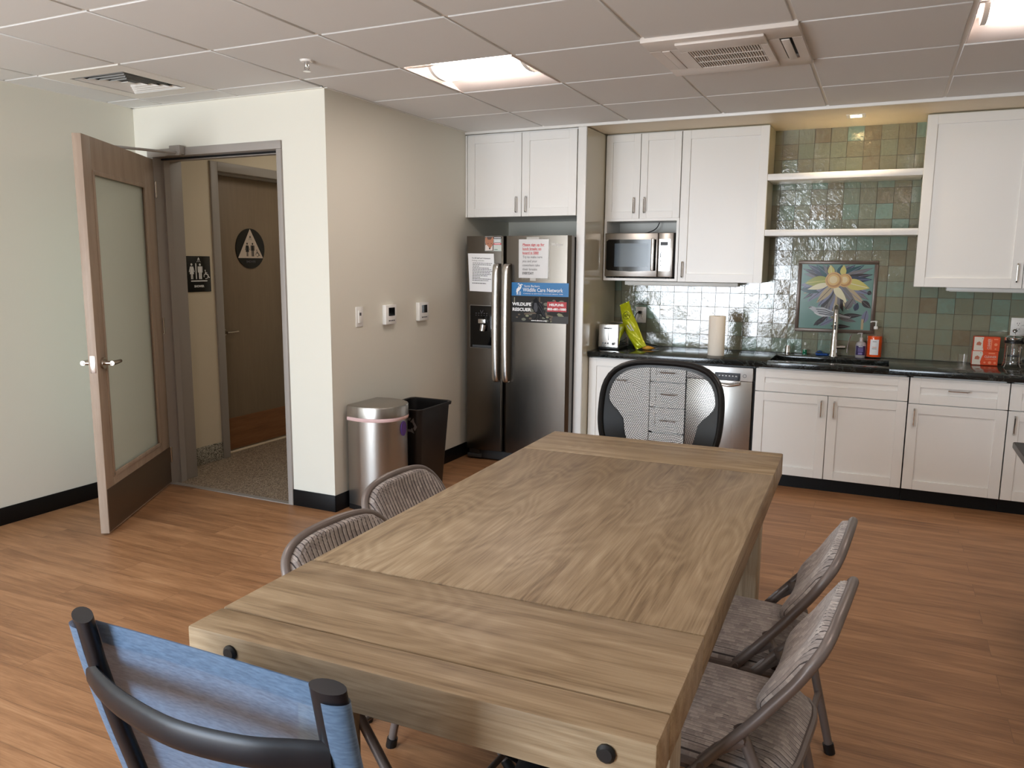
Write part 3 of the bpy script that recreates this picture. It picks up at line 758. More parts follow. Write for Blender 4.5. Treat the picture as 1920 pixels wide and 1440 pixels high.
# --- cabinet over the refrigerator
yf = 5.19
o = thing('upper_cabinet', 'white two-door wall cabinet above the refrigerator', 'cabinet', (-2.4, 5.5, 1.795))
B(m_cab).box(XC+.002, -1.979, yf+.022, 5.905, 1.795, 2.383).build('carcass', o)
B(m_cab).box(XC+.002, -2.835, yf, yf+.022, 1.795, 2.375).build('filler_strip', o)
front(o, 'door', -2.832, -2.397-G, 1.795, 2.372, yf, -2.433, 1.878); front(o, 'door', -2.397+G, -1.982, 1.795, 2.372, yf, -2.358, 1.878)
# --- tall end panel
m_gloss = M('panel_lacquer', (206, 200, 180), .1, spec=.6)
tag(B(m_cab).box(-1.974, -1.914, yf, yf+.02, 0, 2.383, .002).use(m_gloss).box(-1.974, -1.916, yf+.02, 5.905, 0, 2.383).build('end_panel'), 'tall white end panel between the refrigerator and the counter', 'panel')
# --- left wall cabinets
yf = 5.595
o = thing('upper_cabinet', 'white two-door wall cabinet with an open microwave shelf below', 'cabinet', (-1.65, 5.75, 1.345))
b = B(m_cabin); x0, x1 = -1.91, -1.358
b.box(x0, x1, yf+.022, 5.904, 1.79, 2.387)
b.use(m_cab).box(x0, x0+.018, yf+.003, 5.904, 1.345, 1.79); b.box(x1-.018, x1, yf+.003, 5.904, 1.345, 1.79); b.box(x0+.018, x1-.018, yf+.003, 5.904, 1.345, 1.363); b.box(x0+.018, x1-.018, yf+.003, 5.9, 1.772, 1.79)
b.use(m_cabin).box(x0+.018, x1-.018, 5.9, 5.904, 1.363, 1.79)
b.build('carcass', o)
front(o, 'door', -1.908, -1.650-G, 1.790, 2.378, yf, -1.690, 1.882, fw=.05); front(o, 'door', -1.650+G, -1.360, 1.790, 2.378, yf, -1.612, 1.882, fw=.05)
o = thing('upper_cabinet', 'tall white single-door wall cabinet right of the microwave', 'cabinet', (-1.07, 5.75, 1.345))
B(m_gloss).box(-1.354, -.778, yf+.022, 5.904, 1.345, 2.387).build('carcass', o)
front(o, 'door', -1.354, -.776, 1.343, 2.380, yf, -1.322, 1.43)
o = thing('upper_cabinet', 'large white wall cabinet right of the open shelves', 'cabinet', (.43, 5.75, 1.34))
B(m_gloss).box(.152, .728, yf+.022, 5.904, 1.34, 2.387).build('carcass', o)
front(o, 'door', .15, .728, 1.338, 2.380, yf, .696, 1.43)
o = thing('upper_cabinet', 'white wall cabinet cut off by the right edge of the picture', 'cabinet', (1.0, 5.75, 1.34))
B(m_gloss).box(.731, 1.33, yf+.022, 5.904, 1.34, 2.387).build('carcass', o)
front(o, 'door', .731, 1.33, 1.338, 2.380, yf, .765, 1.43)
for z, lab in ((2.025, 'upper white floating shelf on the tiled wall'), (1.66, 'lower white floating shelf above the flower tile picture')):
    tag(B(m_cab).box(-.775, .149, yf+.005, YB-.003, z, z+.041, .0015).build('floating_shelf'), lab, 'shelf')
for x0, x1, lab in ((-1.775, -.95, 'flat white strip light under the left wall cabinets'), (.34, 1.15, 'flat white strip light under the right wall cabinet')):
    o = thing('under_cabinet_light', lab, 'strip light', ((x0+x1)/2, 5.8, 1.31))
    B(m_white).box(x0, x1, 5.70, 5.80, 1.312, 1.3395, .004).build('housing', o); B(M('strip_lens', (240, 240, 236), .4)).box(x0+.02, x1-.02, 5.715, 5.785, 1.309, 1.3125).build('lens', o)
# --- microwave
o = thing('microwave', 'stainless microwave oven in the open cabinet shelf', 'microwave', (-1.65, 5.7, 1.363))
x0, x1, z0, z1, yf = -1.90, -1.392, 1.373, 1.688, 5.59
B(m_black).box(x0+.004, x1+.014, yf+.035, 5.885, z0+.004, z1+.0, .004).build('housing', o)
b = B(m_steel); b.box(x0, -1.503, yf, yf+.034, z0, z1, .006); dr = b.build('door', o)
b = B(m_blackgloss)
p = P2(b, (x0, yf-.0005, z0), (1, 0, 0), (0, 0, 1), .001)
p.poly([(.012, .055), (.03, .045), (.2, .038), (.385, .045), (.385, .268), (.03, .268), (.012, .255)], m_blackgloss); p.rect(.075, .33, .072, .24, M('door_mesh_window', (70, 80, 88), .12)); b.build('door_window', dr)
B(m_steelh).box(-1.545, -1.522, yf-.035, yf-.018, z0+.045, z1-.04, .006).box(-1.54, -1.527, yf-.02, yf, z0+.05, z0+.07).box(-1.54, -1.527, yf-.02, yf, z1-.065, z1-.045).build('handle', dr)
B(m_steel).box(-1.501, x1, yf+.002, yf+.034, z0, z1, .006).build('control_panel', o)
b = B(); p = P2(b, (-1.501, yf+.001, z0), (1, 0, 0), (0, 0, 1), .001)
p.rect(.008, .088, .045, .27, M('silver_keypad', (200, 204, 206), .2, .6)); p.rect(.016, .07, .225, .25, m_black); p.rect(.016, .022, .14, .17, m_black)
for k in range(4): p.rect(.018, .026, .08+k*.03, .09+k*.03, m_greyink)
b.build('keypad', o)
b = B(m_black)
for x in (x0+.05, x1-.05):
    for y in (yf+.06, 5.82): B(m_black).cyl((x, y, 1.363), (x, y, 1.378), .012, 12).build('foot', o)
tag(B(m_black).tube([(-1.70, 5.80, 1.689), (-1.63, 5.80, 1.70), (-1.58, 5.82, 1.73), (-1.56, 5.85, 1.785)], .0035, 8, smooth=5).build('power_cord'), 'black power cord rising behind the top of the microwave', 'cord')
# --- base cabinets
yf, ZT = 5.33, .797
def basecab(label, x0, x1, fronts):
    o = thing('base_cabinet', label, 'cabinet', ((x0+x1)/2, 5.6, 0))
    B(m_cab).box(x0, x0+.018, yf+.022, 5.904, .09, .803).box(x1-.018, x1, yf+.022, 5.904, .09, .803).box(x0, x1, yf+.022, 5.904, .09, .108).box(x0, x1, 5.89, 5.904, .09, .803).box(x0, x1, yf+.022, yf+.04, .09, .803).build('carcass', o); B(m_base).box(x0, x1, 5.40, 5.42, 0, .09).build('toe_kick', o)
    for f in fronts: front(o, *f[:5], yf, *f[5:])
    return o
basecab('white base cabinet beside the tall end panel, behind the office chair', -1.912, -1.455, [('door', -1.91, -1.457, .095, ZT, -1.675, .65, True)])
basecab('narrow white drawer cabinet seen through the office chair mesh', -1.453, -1.203, [('drawer', -1.452, -1.205, .655, ZT, -1.33, .725, True, .04), ('drawer', -1.452, -1.205, .475, .650, -1.32, .572, True, .04), ('drawer', -1.452, -1.205, .30, .470, -1.32, .385, True, .04), ('drawer', -1.452, -1.205, .095, .288, -1.32, .2, True, .04)])
basecab('wide white sink cabinet with two doors under the sink', -.745, .165, [('drawer', -.742, .162, .645, ZT-.002), ('door', -.742, -.29-G, .095, .640, -.327, .555), ('door', -.29+G, .162, .095, .640, -.251, .555)])
basecab('white base cabinet with one drawer and one wide door', .167, .692, [('drawer', .169, .690, .636, ZT-.003, .432, .727, True), ('door', .169, .690, .095, .631, .204, .55)])
basecab('white base cabinet cut off by the right edge of the picture', .694, 1.35, [('drawer', .696, 1.35, .636, ZT-.003, 1.02, .727, True), ('door', .696, 1.35, .095, .631, .728, .55)])
# --- dishwasher
o = thing('dishwasher', 'stainless dishwasher with a black control display', 'dishwasher', (-.975, 5.6, 0))
x0, x1 = -1.197, -.76
B(m_dark).box(x0-.003, x1+.01, yf+.03, 5.91, .09, .80).build('housing', o)
B(m_steel).box(x0, x1, yf-.004, yf+.03, .11, .697, .004).build('door', o)
B(M('fascia_silver', (216, 218, 218), .3, .3)).box(x0, x1, yf-.008, yf+.03, .699, .79, .004).build('control_fascia', o)
b = B(); p = P2(b, (x0, yf-.0085, .699), (1, 0, 0), (0, 0, 1), .001); p.rect(.19, .357, -.005, .052, m_blackgloss)
for k in range(6): p.rect(.215+k*.022, .225+k*.022, .028, .034, m_paper)
p.arc(.385, .036, .011, 0, 360, .0025, m_greyink, 20); b.build('display', o)
b = B(m_steelh).tube([(x0+.2, yf-.02, .68), (x0+.28, yf-.034, .668), (x0+.355, yf-.02, .68)], .01, 10, smooth=4); b.box(x0+.195, x0+.36, yf-.02, yf-.002, .676, .70, .003); b.build('pocket_handle', o)
B(m_base).box(x0, x1, 5.40, 5.42, 0, .11).build('toe_kick', o)
# --- worktop with the sink opening
sx0, sx1, sy0, sy1 = -.67, .045, 5.365, 5.755
b = B(m_stone); XE = 2.9
b.box(-1.912, sx0, 5.30, 5.911, .805, .845, .003); b.box(sx1, XE, 5.30, 5.911, .805, .845, .003); b.box(sx0-.004, sx1+.004, 5.30, sy0, .805, .845, .003); b.box(sx0-.004, sx1+.004, sy1, 5.911, .805, .845, .003)
tag(b.build('worktop'), 'long black veined stone worktop along the kitchen wall', 'worktop')
o = thing('kitchen_sink', 'stainless undermount sink in the black worktop', 'sink', (-.31, 5.56, .62))
def rrect(x0, x1, y0, y1, r, z, n=6):
    out = []
    for cx, cy, a0 in ((x1-r, y1-r, 0), (x0+r, y1-r, 90), (x0+r, y0+r, 180), (x1-r, y0+r, 270)):
        for k in range(n+1): a = math.radians(a0+90*k/n); out.append((cx+r*math.cos(a), cy+r*math.sin(a), z))
    return out
rings = [rrect(sx0-.02, sx1+.02, sy0-.02, sy1+.02, .06, .8045), rrect(sx0-.004, sx1+.004, sy0-.004, sy1+.004, .07, .804), rrect(sx0-.002, sx1+.002, sy0-.002, sy1+.002, .07, .66), rrect(sx0+.03, sx1-.03, sy0+.03, sy1-.03, .06, .63)]
N = len(rings[0]); b = B(m_steel); b.add([p for r in rings for p in r], [(i*N+k, i*N+(k+1) % N, (i+1)*N+(k+1) % N, (i+1)*N+k) for i in range(3) for k in range(N)]+[tuple(3*N+k for k in range(N))]); b.build('basin', o)
B(m_chrome).lathe(-.31, 5.56, [(.045, .0), (.045, .003), (.03, .003), (.028, -.001)], 24, .631).build('drain', o)
for q in ((sx0, sy0, 1, 1), (sx1, sy0, -1, 1), (sx1, sy1, -1, -1), (sx0, sy1, 1, -1)): pass
# --- faucet
o = thing('faucet', 'tall chrome kitchen faucet behind the sink', 'faucet', (-.305, 5.835, .845))
fx, fy = -.305, 5.835
B(m_chrome).lathe(fx, fy, [(.031, 0), (.031, .006), (.027, .02), (.024, .08), (.019, .16), (.0165, .22)], 28, .845).build('body', o)
pts = [(fx, fy, 1.06), (fx, fy, 1.12), (fx, fy-.012, 1.165), (fx+.002, fy-.045, 1.19), (fx+.004, fy-.08, 1.19), (fx+.006, fy-.11, 1.165)]
B(m_chrome).tube(pts, .0155, 16, smooth=5).build('spout', o)
B(m_chrome).tube([(fx+.006, fy-.108, 1.170), (fx+.007, fy-.116, 1.13), (fx+.008, fy-.122, 1.02)], [.0165, .018, .0185], 18).build('spray_head', o)
B(m_black).cyl((fx+.0075, fy-.135, 1.085), (fx+.0075, fy-.1375, 1.085), .006, 12).box(fx+.002, fx+.014, fy-.1395, fy-.132, 1.035, 1.072, .003).build('spray_button', o)
b = B(m_chrome); b.tube([(fx, fy, .91), (fx+.075, fy, .912)], .014, 16); b.tube([(fx+.086, fy, .875), (fx+.088, fy, .92), (fx+.102, fy, .985), (fx+.11, fy, 1.0)], .011, 12, r2=.004, up=(0, 1, 0), smooth=4)
b.build('lever', o)
tag(B(m_chrome).lathe(-.603, 5.815, [(.019, 0), (.019, .055), (.016, .064)], 24, .845).build('air_gap_cap'), 'short chrome cylinder cap behind the left end of the sink', 'cap')
# small green bottle
o = thing('small_bottle', 'tiny clear bottle of green liquid behind the sink', 'bottle', (-.492, 5.845, .845))
B(m_glass).lathe(-.492, 5.845, [(.016, 0), (.017, .05), (.014, .062), (.007, .07)], 20, .845).build('bottle_body', o)
B(M('green_liquid', (30, 120, 84), .15)).lathe(-.492, 5.845, [(.0145, .002), (.0145, .036)], 20, .845).build('liquid', o); B(m_white).lathe(-.492, 5.845, [(.006, .068), (.006, .086)], 12, .845).build('cap', o)
# sponge
b = B(M('blue_sponge', (22, 78, 158), .7, bump=.5, bscale=300)); b.grid(lambda u, v: (-.425+.09*u, 5.85+.05*v+.01*math.sin(PI*u), .8455+.03*math.sin(PI*min(1, u*1.3+.12))*(.75+.25*math.sin(PI*v))), 14, 6, thick=.0)
b.box(-.42, -.34, 5.852, 5.895, .8455, .858, .005); tag(b.build('sponge'), 'blue sponge on the worktop left of the faucet', 'sponge')
# soap bottles
def pump(o, x, y, z, mat, L=.04, s=1):
    B(mat).lathe(x, y, [(.013*s, 0), (.014*s, .014*s), (.010*s, .02*s), (.0045*s, .022*s), (.0045*s, .046*s), (.008*s, .047*s), (.008*s, .056*s)], 18, z).tube([(x, y, z+.053*s), (x-L, y-.004, z+.051*s), (x-L-.004, y-.004, z+.045*s)], .0042*s, 8).build('pump', o)
x, y = -.134, 5.86; o = thing('soap_bottle', 'small clear soap bottle with a dark purple label', 'bottle', (x, y, .845))
B(M('cloudy_plastic', (176, 172, 172), .15, spec=.6)).lathe(x, y, [(.030, 0), (.034, .006), (.034, .085), (.028, .102), (.013, .11), (.012, .122)], 28, .845, 1, .7).build('bottle_body', o)
lp = [(x+.0345*math.cos(PI*(1.18+.64*k/10)), y+.0345*.72*math.sin(PI*(1.18+.64*k/10))) for k in range(11)]
B(M('purple_label', (58, 46, 92), .5)).add([(a, c, z) for z in (.862, .925) for a, c in lp], [(k, k+1, 12+k, 11+k) for k in range(10)]).build('label', o)
b = B(); p = P2(b, (x, y-.0258, .862), (1, 0, 0), (0, 0, 1), .0008); lav = M('lavender_print', (132, 120, 178), .5)
p.rect(-.013, .013, .056, .060, m_paper); [p.rect(-.016, .016, .024+k*.009, .029+k*.009, lav) for k in range(3)]; p.rect(-.014, .012, .004, .018, lav); b.build('label_print', o)
pump(o, x, y, .965, M('clear_pump', (190, 186, 184), .2), .022, .85)
x, y = -.05, 5.85; o = thing('soap_bottle', 'large soap bottle of orange liquid with a white pump', 'bottle', (x, y, .845))
B(m_glass).lathe(x, y, [(.044, 0), (.048, .006), (.048, .15), (.042, .172), (.018, .192), (.015, .20)], 32, .845).build('bottle_body', o)
B(M('orange_liquid', (240, 84, 16), .12, spec=.6)).lathe(x, y, [(.0465, .012), (.0465, .152)], 32, .845).build('liquid', o)
B(m_paper).add([(x+.0488*math.cos(PI*(1.32+.36*k/8)), y+.0488*math.sin(PI*(1.32+.36*k/8)), z) for z in (.872, .975) for k in range(9)], [(k, k+1, 10+k, 9+k) for k in range(8)]).build('label', o)
b = B(); p = P2(b, (x, y-.0492, .872), (1, 0, 0), (0, 0, 1), .0006); p.rect(-.012, .012, .088, .091, m_greyink); p.rect(-.012, .014, .050, .053, M('orange_print', (210, 110, 60), .6)); p.rect(-.014, .014, .04, .043, m_greyink); b.build('label_print', o)
pump(o, x, y, 1.043, m_white, .03, .98)
# glass
tag(B(m_glass).lathe(.445, 5.43, [(.025, 0), (.027, .002), (.031, .095), (.029, .095), (.0255, .006), (.0, .006)], 28, .845).build('drinking_glass'), 'empty clear drinking glass beside the orange boxes', 'glass')
# boxes
m_or = M('orange_card', (232, 84, 38), .5); m_cream = M('cream_card', (228, 220, 206), .6); m_lightor = M('light_orange_print', (246, 150, 110), .5)
for k, lab in enumerate(('orange and white cleaner box, lower of the two', 'orange and white cleaner box, upper of the two, printing turned sideways')):
    z0 = .845+k*.0905; x0, x1, y0 = .523+.003*k, .667+.003*k, 5.785
    o = thing('cleaner_box', lab, 'box', ((x0+x1)/2, y0+.03, z0), group=None)
    B(m_or).box(x0, x1, y0, y0+.065, z0+.0002, z0+.09, .0015, 1).build('carton', o)
    b = B(); p = P2(b, (x0, y0, z0), (1, 0, 0), (0, 0, 1), .0004)
    p.poly([(.002, .002), (.050, .002), (.047, .02), (.052, .045), (.060, .07), (.055, .088), (.002, .088)] if k == 0 else [(.002, .002), (.056, .002), (.051, .03), (.050, .06), (.054, .088), (.002, .088)], m_cream)
    p.poly([(.015, .036), (.04, .034), (.043, .05), (.03, .06), (.017, .052)], M('printed_cloth', (196, 118, 92), .6)) ; p.disc(.047, .078, .0022, m_ink); p.disc(.05, .02, .0016, m_ink)
    if k == 0:
        for a, r in ((.072, .006), (.1, .009), (.128, .007)): p.disc(a, .017, r, m_lightor)
        p.rect(.075, .135, .037, .041, m_lightor); p.rect(.09, .125, .073, .08, m_lightor)
    else:
        p.disc(.122, .043, .009, m_lightor); p.disc(.122, .015, .005, m_lightor); p.rect(.11, .132, .073, .079, m_lightor); p.rect(.095, .100, .01, .075, m_lightor)
    b.build('box_print', o)
    if k == 0: text('lettering', 'CLEANER', .019, m_cream, o, (x0+.068, y0-.001, z0+.048), (1, 0, 0), (0, 0, 1), width=.066)
    else: text('lettering', 'CLEANER', .022, m_cream, o, (x0+.092, y0-.001, z0+.012), (0, 0, 1), (-1, 0, 0), width=.066)
# french press
x, y = .735, 5.73; o = thing('french_press', 'clear glass coffee press with a black and chrome lid', 'coffee press', (x, y, .845))
B(m_glass).lathe(x, y, [(.045, .012), (.047, .016), (.047, .165), (.05, .172), (.048, .172), (.045, .163), (.045, .018), (0, .018)], 32, .845).build('beaker', o)
b = B(m_chrome)
for k in range(4):
    a = PI/4+PI/2*k; c_, s_ = math.cos(a), math.sin(a)
    b.tube([(x+c_*.049, y+s_*.049, .985), (x+c_*.049, y+s_*.049, .875), (x+c_*.062, y+s_*.062, .849)], .0028, 6)
b.tube([(x+.0495*math.cos(2*PI*k/24), y+.0495*math.sin(2*PI*k/24), .875) for k in range(24)], .002, 6, closed=True)
b.build('stand', o)
B(m_chrome).lathe(x, y, [(.047, 0), (.05, .004), (.05, .022), (.03, .032), (.0, .033)], 32, 1.012).tube([(x, y, 1.04), (x, y, 1.065)], .004, 8).build('lid', o)
B(m_black).lathe(x, y, [(.0, .0), (.052, .0), (.052, .014), (.0, .014)], 32, .998).build('collar', o)
B(m_black).lathe(x, y, [(.044, 0), (.044, .006)], 28, .915).build('filter_disc', o)
B(m_chrome).lathe(x, y, [(.003, 0), (.011, .006), (.013, .012), (.010, .019), (.003, .023)], 16, 1.062).build('plunger_knob', o)
B(m_chrome).cyl((x, y, .92), (x, y, 1.065), .003, 8).build('plunger_rod', o)
B(m_black).tube([(x+.05, y+.01, 1.0), (x+.085, y+.01, .99), (x+.088, y+.01, .90), (x+.055, y+.01, .885)], .008, 10, smooth=4).build('handle', o)
o = thing('coffee_maker', 'black appliance at the far right end of the visible worktop', 'appliance', (.95, 5.72, .845))
B(m_black).box(.845, 1.03, 5.60, 5.86, .845, .875, .01).box(.845, 1.03, 5.78, 5.87, .875, 1.13, .012).box(.845, 1.03, 5.61, 5.87, 1.04, 1.13, .015).build('body', o)
B(m_glass).lathe(.9375, 5.69, [(.05, 0), (.06, .03), (.06, .08), (.045, .12)], 24, .877).build('carafe', o)
B(m_white).tube([(.79, 5.905, 1.10), (.815, 5.89, 1.105), (.83, 5.885, 1.08), (.85, 5.87, 1.02)], .004, 8, smooth=5).build('cord', o)
# outlets
def outlet(x0, x1, z0, z1, lab):
    o = thing('wall_outlet', lab, 'outlet', ((x0+x1)/2, YB, z0)); B(m_white).box(x0, x1, YB-.008, YB, z0, z1, .002).build('cover_plate', o)
    xm, zm = (x0+x1)/2, (z0+z1)/2; B(m_white).box(xm-.017, xm+.017, YB-.0105, YB-.007, zm-.035, zm+.035, .002).build('receptacle', o)
    b = B(m_black)
    for dz in (-.018, .018):
        for dx in (-.006, .006): b.box(xm+dx-.0012, xm+dx+.0012, YB-.0112, YB-.0104, zm+dz, zm+dz+.009)
        b.cyl((xm, YB-.0112, zm+dz-.007), (xm, YB-.0104, zm+dz-.007), .0025, 8)
    b.build('slots', o)
outlet(-1.745, -1.662, 1.018, 1.14, 'white wall outlet above the toaster with a black plug')
outlet(.733, .812, 1.03, 1.145, 'white wall outlet at the right edge above the coffee press')
tag(B(m_black).box(-1.72, -1.695, 5.885, YB-.011, 1.088, 1.11, .004).tube([(-1.7075, 5.89, 1.10), (-1.7275, 5.865, 1.085), (-1.745, 5.86, 1.0), (-1.73, 5.86, .92), (-1.66, 5.84, .875), (-1.55, 5.80, .856), (-1.52, 5.78, .850), (-1.56, 5.74, .850), (-1.70, 5.72, .852), (-1.76, 5.66, .87)], .0034, 8, smooth=6).build('power_cord'), 'black plug and cord hanging from the outlet behind the toaster', 'cord')
# toaster
x0, x1, y0, y1 = -1.885, -1.728, 5.445, 5.70; o = thing('toaster', 'chrome two-slice toaster at the left end of the worktop', 'toaster', ((x0+x1)/2, 5.57, .845))
B(m_black).box(x0+.002, x1-.002, y0+.006, y1-.006, .847, .87, .006).build('base', o)
B(m_chrome).box(x0+.004, x1-.004, y0+.014, y1-.014, .862, 1.03, .028, 4).build('shell', o)
B(m_steelh).box(x0, x1, y0, y0+.018, .858, 1.035, .016, 3).build('front_plate', o); B(m_steelh).box(x0, x1, y1-.018, y1, .858, 1.035, .016, 3).build('rear_plate', o)
B(m_black).box((x0+x1)/2-.002, (x0+x1)/2+.002, y0-.0008, y0+.002, .915, 1.005).box((x0+x1)/2-.03, (x0+x1)/2+.03, y0-.018, y0, .999, 1.006, .003).build('lever', o)
b = B(m_chrome).cyl((x1-.038, y0, .892), (x1-.038, y0-.012, .892), .0125, 20); b.use(m_dark).cyl((x1-.038, y0-.0121, .892), (x1-.038, y0-.0125, .892), .009, 16); b.build('dial', o)
for k in range(3): B(m_dark).cyl((x0+.038+k*.019, y0+.001, .893), (x0+.038+k*.019, y0-.003, .893), .0055, 12).build('button', o)
for xs_ in (x0+.045, x1-.07): B(m_black).box(xs_, xs_+.025, y0+.05, y1-.05, 1.0295, 1.0315).build('slot', o)
# snack bag
o = thing('snack_bag', 'tall lime green snack bag leaning beside the toaster', 'bag', (-1.62, 5.6, .845)); m_bag = M('lime_foil', (176, 182, 22), .24, .15, spec=.7)
def bagf(side):
    def f(u, v):   # v along the bag, u across
        w_ = .046*(1-.12*math.cos(v*7))*(1 if v < .93 else .92); th = .024*math.sin(PI*u)**.6*min(1, (1-v)*6)*min(1, v*9+.15)
        cx = -1.590-.175*v-.018*math.sin(v*PI); cz = .862+.315*v
        px = cx+(u-.5)*2*w_*.93; pz = cz+(u-.5)*2*w_*.42
        cr_ = .003*math.sin(u*19+v*23)+.002*math.sin(v*47+u*11)
        return (px, 5.555+.05*(1-v)*0+.02*v+side*(th+cr_*math.sin(PI*u))+.10*v, pz)
    return f
B(m_bag).grid(bagf(-1), 16, 30).grid(bagf(1), 16, 30).build('pouch', o, 60)
def bagpt(u, v, d=.003):
    x, y, z = bagf(-1)(u, v); return (x, y-d, z)
b = B(M('bag_print_dark', (70, 76, 18), .5)); N = 26
b.tube([bagpt(.5+.3*math.cos(2*PI*k/N), .72+.075*math.sin(2*PI*k/N)) for k in range(N)], .0018, 5, closed=True)
for q in (-.16, -.06, .04, .14): b.tube([bagpt(.5+q, .69), bagpt(.5+q+.02, .75)], .0022, 5)
b.build('printed_logo', o)
b = B(M('bag_print_silver', (206, 206, 190), .4)).tube([bagpt(.36, .52), bagpt(.42, .44), bagpt(.5, .38)], .005, 6); b.tube([bagpt(.56, .52), bagpt(.6, .44), bagpt(.64, .36)], .005, 6)
b.build('printed_logo', o)
b = B(M('banana_skin', (206, 150, 52), .5, bump=.4)); pts = [(-1.60+.09*t, 5.605-.03*math.sin(PI*t), .858+.004*math.sin(PI*t)) for t in [k/8 for k in range(9)]]
b.tube(pts, [.004, .010, .0135, .015, .0155, .015, .013, .009, .004], 12); b.use(M('banana_spot', (96, 54, 22), .6)).tube([(-1.512, 5.605, .857), (-1.50, 5.612, .857)], .004, 8)
tag(b.build('banana'), 'small browned banana lying by the snack bag', 'banana')
# paper towels
o = thing('paper_towel_roll', 'white paper towel roll standing on the worktop', 'paper towels', (-1.04, 5.49, .845))
B(M('towel_paper', (236, 228, 214), .85, bump=.3, bscale=200)).lathe(-1.04, 5.49, [(.055, 0), (.056, .003), (.056, .268), (.054, .271), (.021, .271), (.020, .265)], 36, .8455).build('roll', o)
B(M('card_core', (150, 130, 104), .8)).lathe(-1.04, 5.49, [(.0195, .2), (.0195, .2712), (.017, .2712), (.017, .2)], 20, .8455).build('core', o)
# --- flower picture on tile
o = thing('tile_picture', 'framed square tile picture of a yellow flower and a bird', 'tile picture', (-.317, YB, 1.0)); ax0, ax1, az0, az1 = -.575, -.062, 1.003, 1.50
b = B(M('bronze_trim_tile', (96, 82, 72), .3, .2)); t = .025
for q in ((ax0, ax1, az0, az0+t), (ax0, ax1, az1-t, az1), (ax0, ax0+t, az0+t, az1-t), (ax1-t, ax1, az0+t, az1-t)): b.box(q[0], q[1], YB-.014, YB-.001, q[2], q[3], .003)
b.build('frame', o)
b = B(M('teal_glaze', (112, 146, 140), .15, spec=.6)); b.box(ax0+t-.001, ax1-t+.001, YB-.008, YB-.001, az0+t-.001, az1-t+.001)
p = P2(b, (ax0+t, YB-.008, az0+t), (1, 0, 0), (0, 0, 1), .0003); p.t = .0004
g_ = lambda n, c: M(n, c, .18, spec=.6)
dk, nv, gr, tn, yl, ol, lt, tl, lav = g_('leaf_dark', (48, 46, 50)), g_('leaf_navy', (54, 66, 88)), g_('leaf_grey', (112, 110, 112)), g_('leaf_tan', (176, 160, 130)), g_('petal_yellow', (198, 190, 110)), g_('petal_olive', (150, 156, 70)), g_('petal_pale', (220, 214, 180)), g_('leaf_teal', (34, 78, 84)), g_('leaf_lilac', (122, 126, 150))
AW, AH = ax1-ax0-2*t, az1-az0-2*t; cxx, czz = .47*AW, .755*AH
rnd = random.Random(3)
def lf(a, b_, L, wd, an, m, v=None):
    # keep leaves inside the picture
    ca_, sa_ = math.cos(math.radians(an)), math.sin(math.radians(an)); k = 1.0
    if ca_ > 0: k = min(k, (AW-.004-a)/max(1e-6, L*ca_))
    if ca_ < 0: k = min(k, (a-.004)/max(1e-6, -L*ca_))
    if sa_ > 0: k = min(k, (AH-.004-b_)/max(1e-6, L*sa_))
    if sa_ < 0: k = min(k, (b_-.004)/max(1e-6, -L*sa_))
    p.leaf(a, b_, L*max(k, .1), wd, an, m, v)
for an, L, wd, m in ((168, .19, .045, gr), (160, .21, .04, dk), (150, .24, .05, nv), (140, .20, .05, tl), (128, .22, .035, gr), (116, .18, .045, dk), (105, .14, .04, gr), (62, .15, .045, tn), (50, .2, .05, gr), (40, .24, .045, nv), (30, .22, .05, tl), (20, .24, .04, gr), (10, .25, .045, dk), (2, .22, .05, nv), (196, .2, .05, nv), (206, .2, .055, tn), (214, .22, .04, dk), (222, .21, .05, lav), (330, .24, .055, gr), (338, .24, .05, lav), (322, .25, .05, tn), (312, .22, .05, gr)):
    lf(cxx+.02*math.cos(math.radians(an)), czz+.02*math.sin(math.radians(an)), L, wd, an, m, lav if m is not lav else dk)
for an, L, m in ((300, .20, lt), (290, .2, dk), (280, .24, gr), (270, .26, tn), (262, .28, lav), (255, .22, gr), (246, .2, dk), (238, .19, lav), (230, .17, tn)): lf(cxx, czz-.03, L, .05, an, m, dk)
for a, b_, L, wd, an, m in ((.0, .27, .13, .035, -8, tl), (.0, .3, .1, .03, 5, lav), (.40, .2, .09, .04, -40, dk), (.43, .26, .05, .03, -20, dk), (.36, .13, .06, .035, 75, nv), (.3, .14, .09, .05, 60, gr), (.1, .02, .12, .03, 40, dk), (.14, .02, .12, .028, 30, lav), (.21, .02, .13, .03, 0, dk), (.27, .09, .14, .035, 5, dk), (.26, .08, .12, .03, -12, gr), (.42, .05, .09, .045, 80, lav)): lf(a, b_, L, wd, an, m, gr if m is dk else dk)
p.rect(.405, .42, .004, .075, tn)
lf(cxx-.03, czz-.0, .165, .075, 188, ol, yl); lf(cxx-.03, czz-.025, .15, .04, 196, lt, None); lf(cxx+.06, czz-.01, .17, .075, -14, yl, lt); lf(cxx-.02, czz+.03, .12, .045, 100, yl, lt); lf(cxx+.03, czz+.03, .12, .05, 82, tl, None); lf(cxx+.05, czz+.03, .11, .04, 88, yl, None)
lf(cxx, czz-.04, .12, .05, -55, lt, None)
br1, br2 = g_('fruit_brown', (176, 132, 82)), g_('fruit_core', (222, 204, 158))
for a, r in ((cxx+.065, .046), (cxx-.005, .056)):
    p.disc(a, czz, r, g_('fruit_rim', (206, 168, 112))); p.disc(a, czz, r*.86, br1); p.disc(a-.003, czz+.004, r*.7, g_('fruit_gold', (212, 178, 116))); p.disc(a-.003, czz+.004, r*.46, br2)
